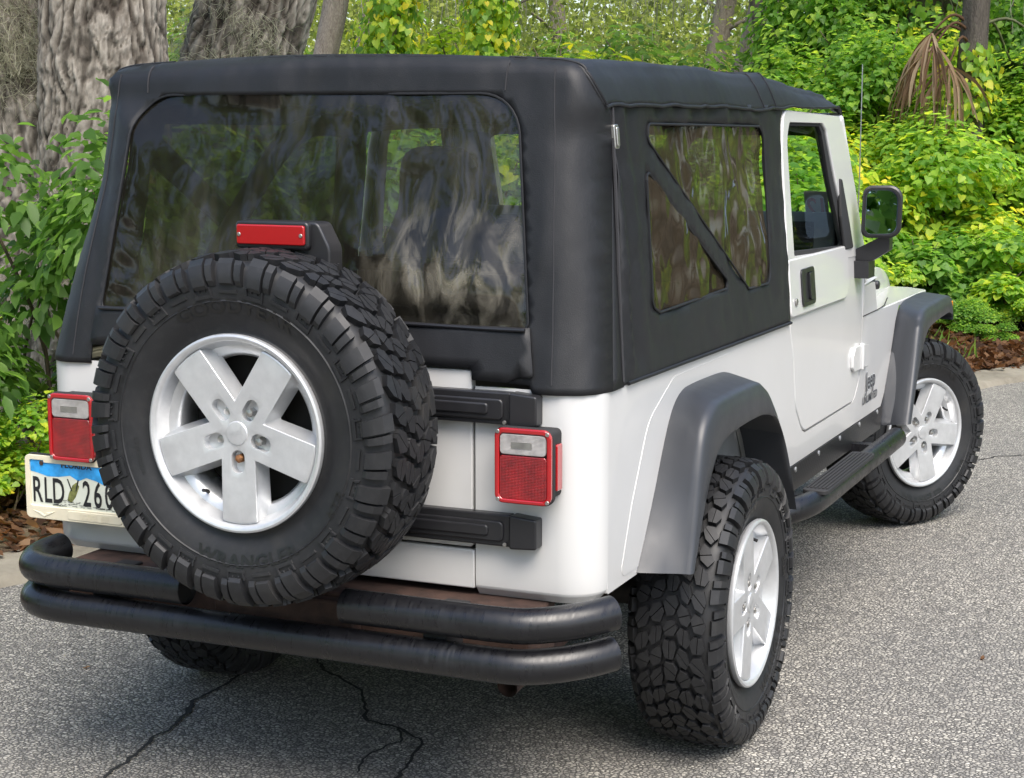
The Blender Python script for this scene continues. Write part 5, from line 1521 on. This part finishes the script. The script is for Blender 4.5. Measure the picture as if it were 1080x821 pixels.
# ---------------- shrubs along the kerb and the vine bank
SH = [mound(101 + i, .75, .75, 1.25, 1900, .085, T_OVAL, M['shrub'], 'shrub', 'x', 'shrub') for i in range(3)]
YE = [mound(121 + i, .70, .70, 1.30, 2000, .085, T_OVAL, M['yellow'], 'flowering_shrub', 'x', 'shrub', droop=.2) for i in range(2)]
VI = [mound(141 + i, 1.05, .95, 1.35, 6200, .064, T_HEART, M['vine'], 'vine_mound', 'x', 'vine') for i in range(4)]
VF = [mound(181 + i, 1.05, .95, 1.35, 2600, .118, T_HEART, M['vine'], 'vine_mound', 'x', 'vine', stems=12) for i in range(2)]
VT = [mound(161 + i, 1.05, .85, 2.5, 9500, .066, T_HEART, M['vine'], 'vine_mound', 'x', 'vine', lobes=20, stems=12) for i in range(3)]
used = set()
def plant(protos, k, x, y, s, sz, rz, label, cat, group=None, z=None):
    p = protos[k % len(protos)]
    o = p if id(p) not in used else copy_tree(p)
    used.add(id(p))
    o['label'] = label; o['category'] = cat
    if group: o['group'] = group
    put(o, x, y, soil_at(x, y) - .03 if z is None else z, rz, s, sz)
    return o
R_ = random.Random(17)
# left: the leafy shrub in front of the oak and its neighbours
plant(SH, 0, -2.72, 2.42, .95, 1.36, .3, 'tall leafy green shrub at the left edge, in front of the big oak', 'shrub')
plant(SH, 1, -2.42, 2.75, .72, .92, 1.3, 'smaller green shrub between the oak and the soft top corner', 'shrub')
plant(SH, 2, -3.15, 2.05, .9, .95, 2.3, 'green shrub cut by the left edge, below the oak limb', 'shrub')
for i, (x, y, s) in enumerate([(-2.62, 2.02, .42), (-2.95, 1.75, .45), (-2.35, 2.38, .38), (-3.2, 1.5, .45), (-2.75, 1.55, .30)]):
    plant(VI, i, x, y, s, s * .8, i * 1.1, 'low patch of round-leaved weeds on the leaf litter near the left kerb', 'weeds', 'low weeds by the left kerb')
for i, (x, y, s) in enumerate([(.55, 9.75, .30), (.95, 9.9, .22), (.05, 9.5, .28), (1.5, 10.0, .3), (.28, 9.2, .16), (-.35, 9.0, .3), (.75, 9.35, .13)]):
    plant(VI, i, x, y, s, s * .8, i * 1.4, 'low green weed patch growing through the dry leaves beyond the front wheel', 'weeds', 'weeds in the leaf litter beyond the front wheel')
# along the kerb behind the vehicle
for i in range(26):
    s = .21 + i * .0145; off = 1.7 + R_.random() * 1.9
    p = kerb_at(s, off)
    if p.y < 3.6 or p.y > 10.4: continue
    sc = R_.uniform(.8, 1.2)
    plant(SH if i % 3 else VI, i, p.x, p.y, sc, sc * R_.uniform(.8, 1.08), R_.uniform(0, 6), 'bushy green shrub on the verge behind the parked vehicle', 'shrub', 'shrubs on the verge behind the vehicle')
for i, (x, y, s, sz) in enumerate([(-3.9, 9.7, .9, 1.42), (-3.35, 9.9, .8, 1.44), (-2.75, 10.0, .85, 1.40), (-1.95, 10.2, .8, 1.36), (-2.3, 10.9, .9, 1.45), (-1.55, 10.4, .8, 1.22), (-1.35, 10.9, .9, 1.2)]):
    plant(YE, i, x, y, s, sz, i * 1.7, 'yellow-tipped shrub showing just above the soft top roof', 'shrub', 'yellow-tipped shrubs above the roof')
plant(YE, 1, -4.3, 6.6, .8, 1.45, 2.0, 'bright yellow-leaved bush in the gap between the two oaks', 'shrub')
for i, (s, off) in enumerate([(.075, 1.9), (.085, 2.8), (.095, 1.7), (.105, 2.6), (.115, 1.8), (.05, 2.2), (.06, 3.0), (.03, 2.4)]):
    p = kerb_at(s, off); plant(SH if i % 2 else VI, i, p.x, p.y, R_.uniform(.8, 1.1), R_.uniform(.7, 1.1), R_.uniform(0, 6), 'green shrub on the verge left of the big oak, beyond the edge of the picture', 'shrub', 'shrubs beyond the left edge')
# understory of the wood
for i in range(34):
    x = R_.uniform(-9.5, -1.2); y = 11.6 + R_.uniform(0, 7) + (-x - 1) * .15
    sc = R_.uniform(1.0, 1.7)
    plant(SH + YE[:1], i, x, y, sc, sc * R_.uniform(.9, 1.3), R_.uniform(0, 6), 'light green woodland shrub behind the soft top roof', 'shrub', 'woodland shrubs behind the roof')
# the vine-covered bank on the right: low front row, then higher and higher
rows_ = [(-.45, .42, .40, 11), (0.0, .62, .55, 9), (.8, .9, 1.0, 9), (1.5, 1.0, 1.5, 9), (2.2, 1.15, 1.9, 10), (3.2, 1.3, 2.4, 10), (4.4, 1.5, 2.9, 9)]
for ri, (dy, s, sz, cnt) in enumerate(rows_):
    for i in range(cnt):
        x = -1.75 + i * (6.8 / cnt) + R_.uniform(-.2, .2); y = 10.35 + dy + .36 * (x + .1) + R_.uniform(-.2, .2)
        ss = s * R_.uniform(.85, 1.2)
        tall = ri >= 3
        if tall: ss = R_.uniform(.85, 1.1)
        plant(VT if tall else VF if ri < 2 else VI, i + ri, x, y, ss, (sz * .52 if tall else sz) * R_.uniform(.85, 1.1), R_.uniform(0, 6), 'mound of heart-shaped vine leaves on the bank beyond the front wheel', 'vine', 'vine mounds on the bank')

# ---------------- the palm in the bank
PALM = thing('palm_tree', 'cabbage palm in the vine bank with dead brown fronds hanging beside its dark trunk', 'palm', (-.32, 11.35, .15))
trunk_mb([(.0, 0, -.2), (.02, 0, .8), (.0, 0, 1.6), (.03, .02, 2.6), (.05, .05, 3.6)], [.17, .13, .115, .11, .10], 24, .12, 41).build('trunk', M['dark_bark'], PALM, angle=180)
rng = np.random.default_rng(404); n = 1500; zz = rng.uniform(.2, 2.1, n); aa = rng.uniform(0, 2 * pi, n)
kp = np.array([noise.noise(Vector((cos(a), sin(a), z * 1.6))) > -.12 for a, z in zip(aa, zz)]); zz, aa = zz[kp], aa[kp]; n = len(zz)
dd = np.stack([np.cos(aa), np.sin(aa), np.zeros(n)], 1); pp = dd * (.13 + .16 * rng.random(n)[:, None] ** 2); pp[:, 2] = zz
link('climbing_vine', leaf_mesh('vine', pp, dd + unit(rng, n) * .5 + np.array([0, 0, .4]), unit(rng, n) * .5 - np.array([0, 0, .8]), .066 * rng.uniform(.6, 1.3, n), T_HEART, M['vine'], rng), PALM)
def frond(root, az, z0, reach, drop, dead, seed, blades=26, blen=.75, fan=2.6):
    rng = np.random.default_rng(seed)
    d = Vector((cos(az), sin(az), 0))
    P = catmull([(0, 0, z0), tuple(d * reach * .5 + Vector((0, 0, z0 + .10 - drop * .15))), tuple(d * reach + Vector((0, 0, z0 - drop)))], 10)
    m = MB(); m.tube([tuple(p) for p in P], list(np.linspace(.016, .008, 10)), 6)
    f = m.build('frond', M['dead'] if dead else M['stem'], root, angle=180)
    tip = np.array(P[-1]); T = np.array(P[-1] - P[-2]); T /= np.linalg.norm(T)
    side_ = np.cross(T, [0, 0, 1]); side_ /= np.linalg.norm(side_) + 1e-6; up = np.cross(side_, T)
    V = []; F = []; lv = []
    for k in range(blades):
        a = (k / (blades - 1) - .5) * fan + rng.normal() * .06
        di = T * cos(a) + side_ * sin(a); L = blen * (.75 + .25 * cos(a)) * rng.uniform(.8, 1.1); q = tip.copy(); o = len(V); w = .017 if not dead else .014; n = 7
        sd_ = np.cross(di, up); sd_ /= np.linalg.norm(sd_)
        if dead: sd_ = sd_ * .8 + up * rng.normal() * .5
        for i in range(n):
            ww = w * sin(pi * (.12 + .88 * (1 - i / (n - 1)))) + .0015 if i else w * .4
            V += [tuple(q + sd_ * ww), tuple(q - up * .006), tuple(q - sd_ * ww)]
            di = di + np.array([0, 0, -(.42 if dead else .16) * (.4 + i / n)]) + rng.normal(size=3) * (.06 if dead else .02); di /= np.linalg.norm(di)
            q = q + di * L / n
        for i in range(n - 1):
            F += [(o + 3 * i, o + 3 * i + 1, o + 3 * i + 4, o + 3 * i + 3), (o + 3 * i + 1, o + 3 * i + 2, o + 3 * i + 5, o + 3 * i + 4)]
        lv += [rng.random()] * (2 * (n - 1))
    me = bpy.data.meshes.new('blade'); me.from_pydata(V, [], F); me.update()
    at = me.attributes.new('lv', 'FLOAT', 'FACE'); at.data.foreach_set('value', np.array(lv, np.float32)); me.materials.append(M['dead'] if dead else M['frond']); me.shade_smooth()
    link('blades', me, f)
    return f
for i, (az, z0, re, dr, dead) in enumerate([(-150, 2.22, .34, .05, 1), (-128, 2.16, .40, .10, 1), (-168, 2.14, .40, .12, 1), (-110, 2.05, .36, .15, 1), (-20, 2.5, .8, .1, 1),
                                            (60, 2.2, .5, .25, 0), (20, 2.2, .6, .15, 0), (25, 2.75, 1.0, -.2, 0), (-150, 3.2, .9, -.3, 0), (40, 3.1, 1.1, -.3, 0), (90, 3.1, 1.1, -.2, 0), (-75, 3.2, 1.1, -.5, 0)]):
    frond(PALM, radians(az), z0, re, dr, dead, 60 + i, 22 if dead else 28, .74 if dead else .80)

# ---------------- litter of dry leaves
def litter(n, seed, s0, s1, o0, o1, size, name):
    rng = np.random.default_rng(seed); P = []
    for i in range(n):
        o_ = o0 + (o1 - o0) * rng.random() ** .9
        p = kerb_at(s0 + (s1 - s0) * rng.random(), o_); P.append((p.x, p.y, soil_z(max(o_, 0), p.x, p.y) + rng.random() * .03 if o_ > .05 else .05))
    P = np.array(P); n = len(P)
    return link(name, leaf_mesh(name, P, unit(rng, n) * .55 + np.array([0, 0, 1.]), unit(rng, n), size * rng.uniform(.5, 1.3, n), T_CURL, M['litter'], rng))
lt = litter(9000, 3, .13, .34, -.03, 2.6, .075, 'leaf_litter'); lt['kind'] = 'stuff'
lt = litter(13000, 4, .42, .74, -.02, 4.6, .08, 'leaf_litter'); lt['kind'] = 'stuff'
# sparse blades of grass and seedlings in the litter
rng = np.random.default_rng(9); P = []
for i in range(1500):
    c_ = kerb_at(.46 + .2 * rng.random(), .25 + 2.6 * rng.random()) if i % 3 else kerb_at(.14 + .16 * rng.random(), .7 + 1.6 * rng.random())
    if nz(c_.x, c_.y, 0, 1.5, 4) > -.05: P.append((c_.x, c_.y, soil_at(c_.x, c_.y)))
P = np.array(P); n = len(P)
gr = link('grass', leaf_mesh('grass', P, unit(rng, n) + np.array([.2, -.6, .2]), unit(rng, n) * .5 + np.array([0, 0, 1.]), rng.uniform(.08, .2, n), T_BLADE, M['shrub'], rng)); gr['kind'] = 'stuff'
# single dry leaves on the road
one = leaf_mesh('fallen_leaf', np.zeros((1, 3)), np.array([[.1, .1, 1.]]), np.array([[0, 1., 0]]), np.array([.05]), T_CURL, M['litter'], rng, np.array([.75]))
for i, (x, y, s) in enumerate([(1.36, 1.75, .8), (1.52, 2.2, .7), (1.31, .35, .8), (1.62, .1, .6), (1.5, -.12, .6), (1.9, 3.9, 1.1), (-.30, -.12, .7), (1.75, .5, .5), (-1.1, .6, .6), (1.1, 5.4, 1.2), (1.85, 1.2, .5)]):
    o = link('fallen_leaf', one); o.location = (x, y, .003); o.rotation_euler = (0, 0, i * 1.9); o.scale = (s * .6, s, s)
    tag(o, 'small dry orange-brown leaf lying on the asphalt', 'leaf', 'dry leaves on the road')

# ---------------- trees across the road (behind the viewer), seen in glass and paint
TP = thing('roadside_tree', 'broad green tree across the road behind the viewer, seen only in reflections', 'tree', (0, 0, 0), group='trees across the road')
trunk_mb([(0, 0, -.2), (.1, 0, 2), (0, .1, 4), (.2, 0, 7)], [.42, .33, .28, .15], 18, .1, 71).build('trunk', M['bark'], TP, angle=180)
link('crown', crown_mesh(72, (0, 0, 5.6), (3.4, 3.4, 3.6), 4200, .30, M['shrub'], T_QUAD, 20), TP)
spots = [(-9, -13, 1.0), (-3, -17, 1.1), (8.3, -14.0, 1.0), (12, 9, .9), (10, 16, 1.1), (7.2, 13.6, .9), (16, 4, 1.0), (-14, -7, 1.0), (5.5, 20, 1.2)]
for i, (x, y, s) in enumerate(spots):
    o = TP if i == 0 else copy_tree(TP)
    put(o, x, y, 0, i * 1.3, s)
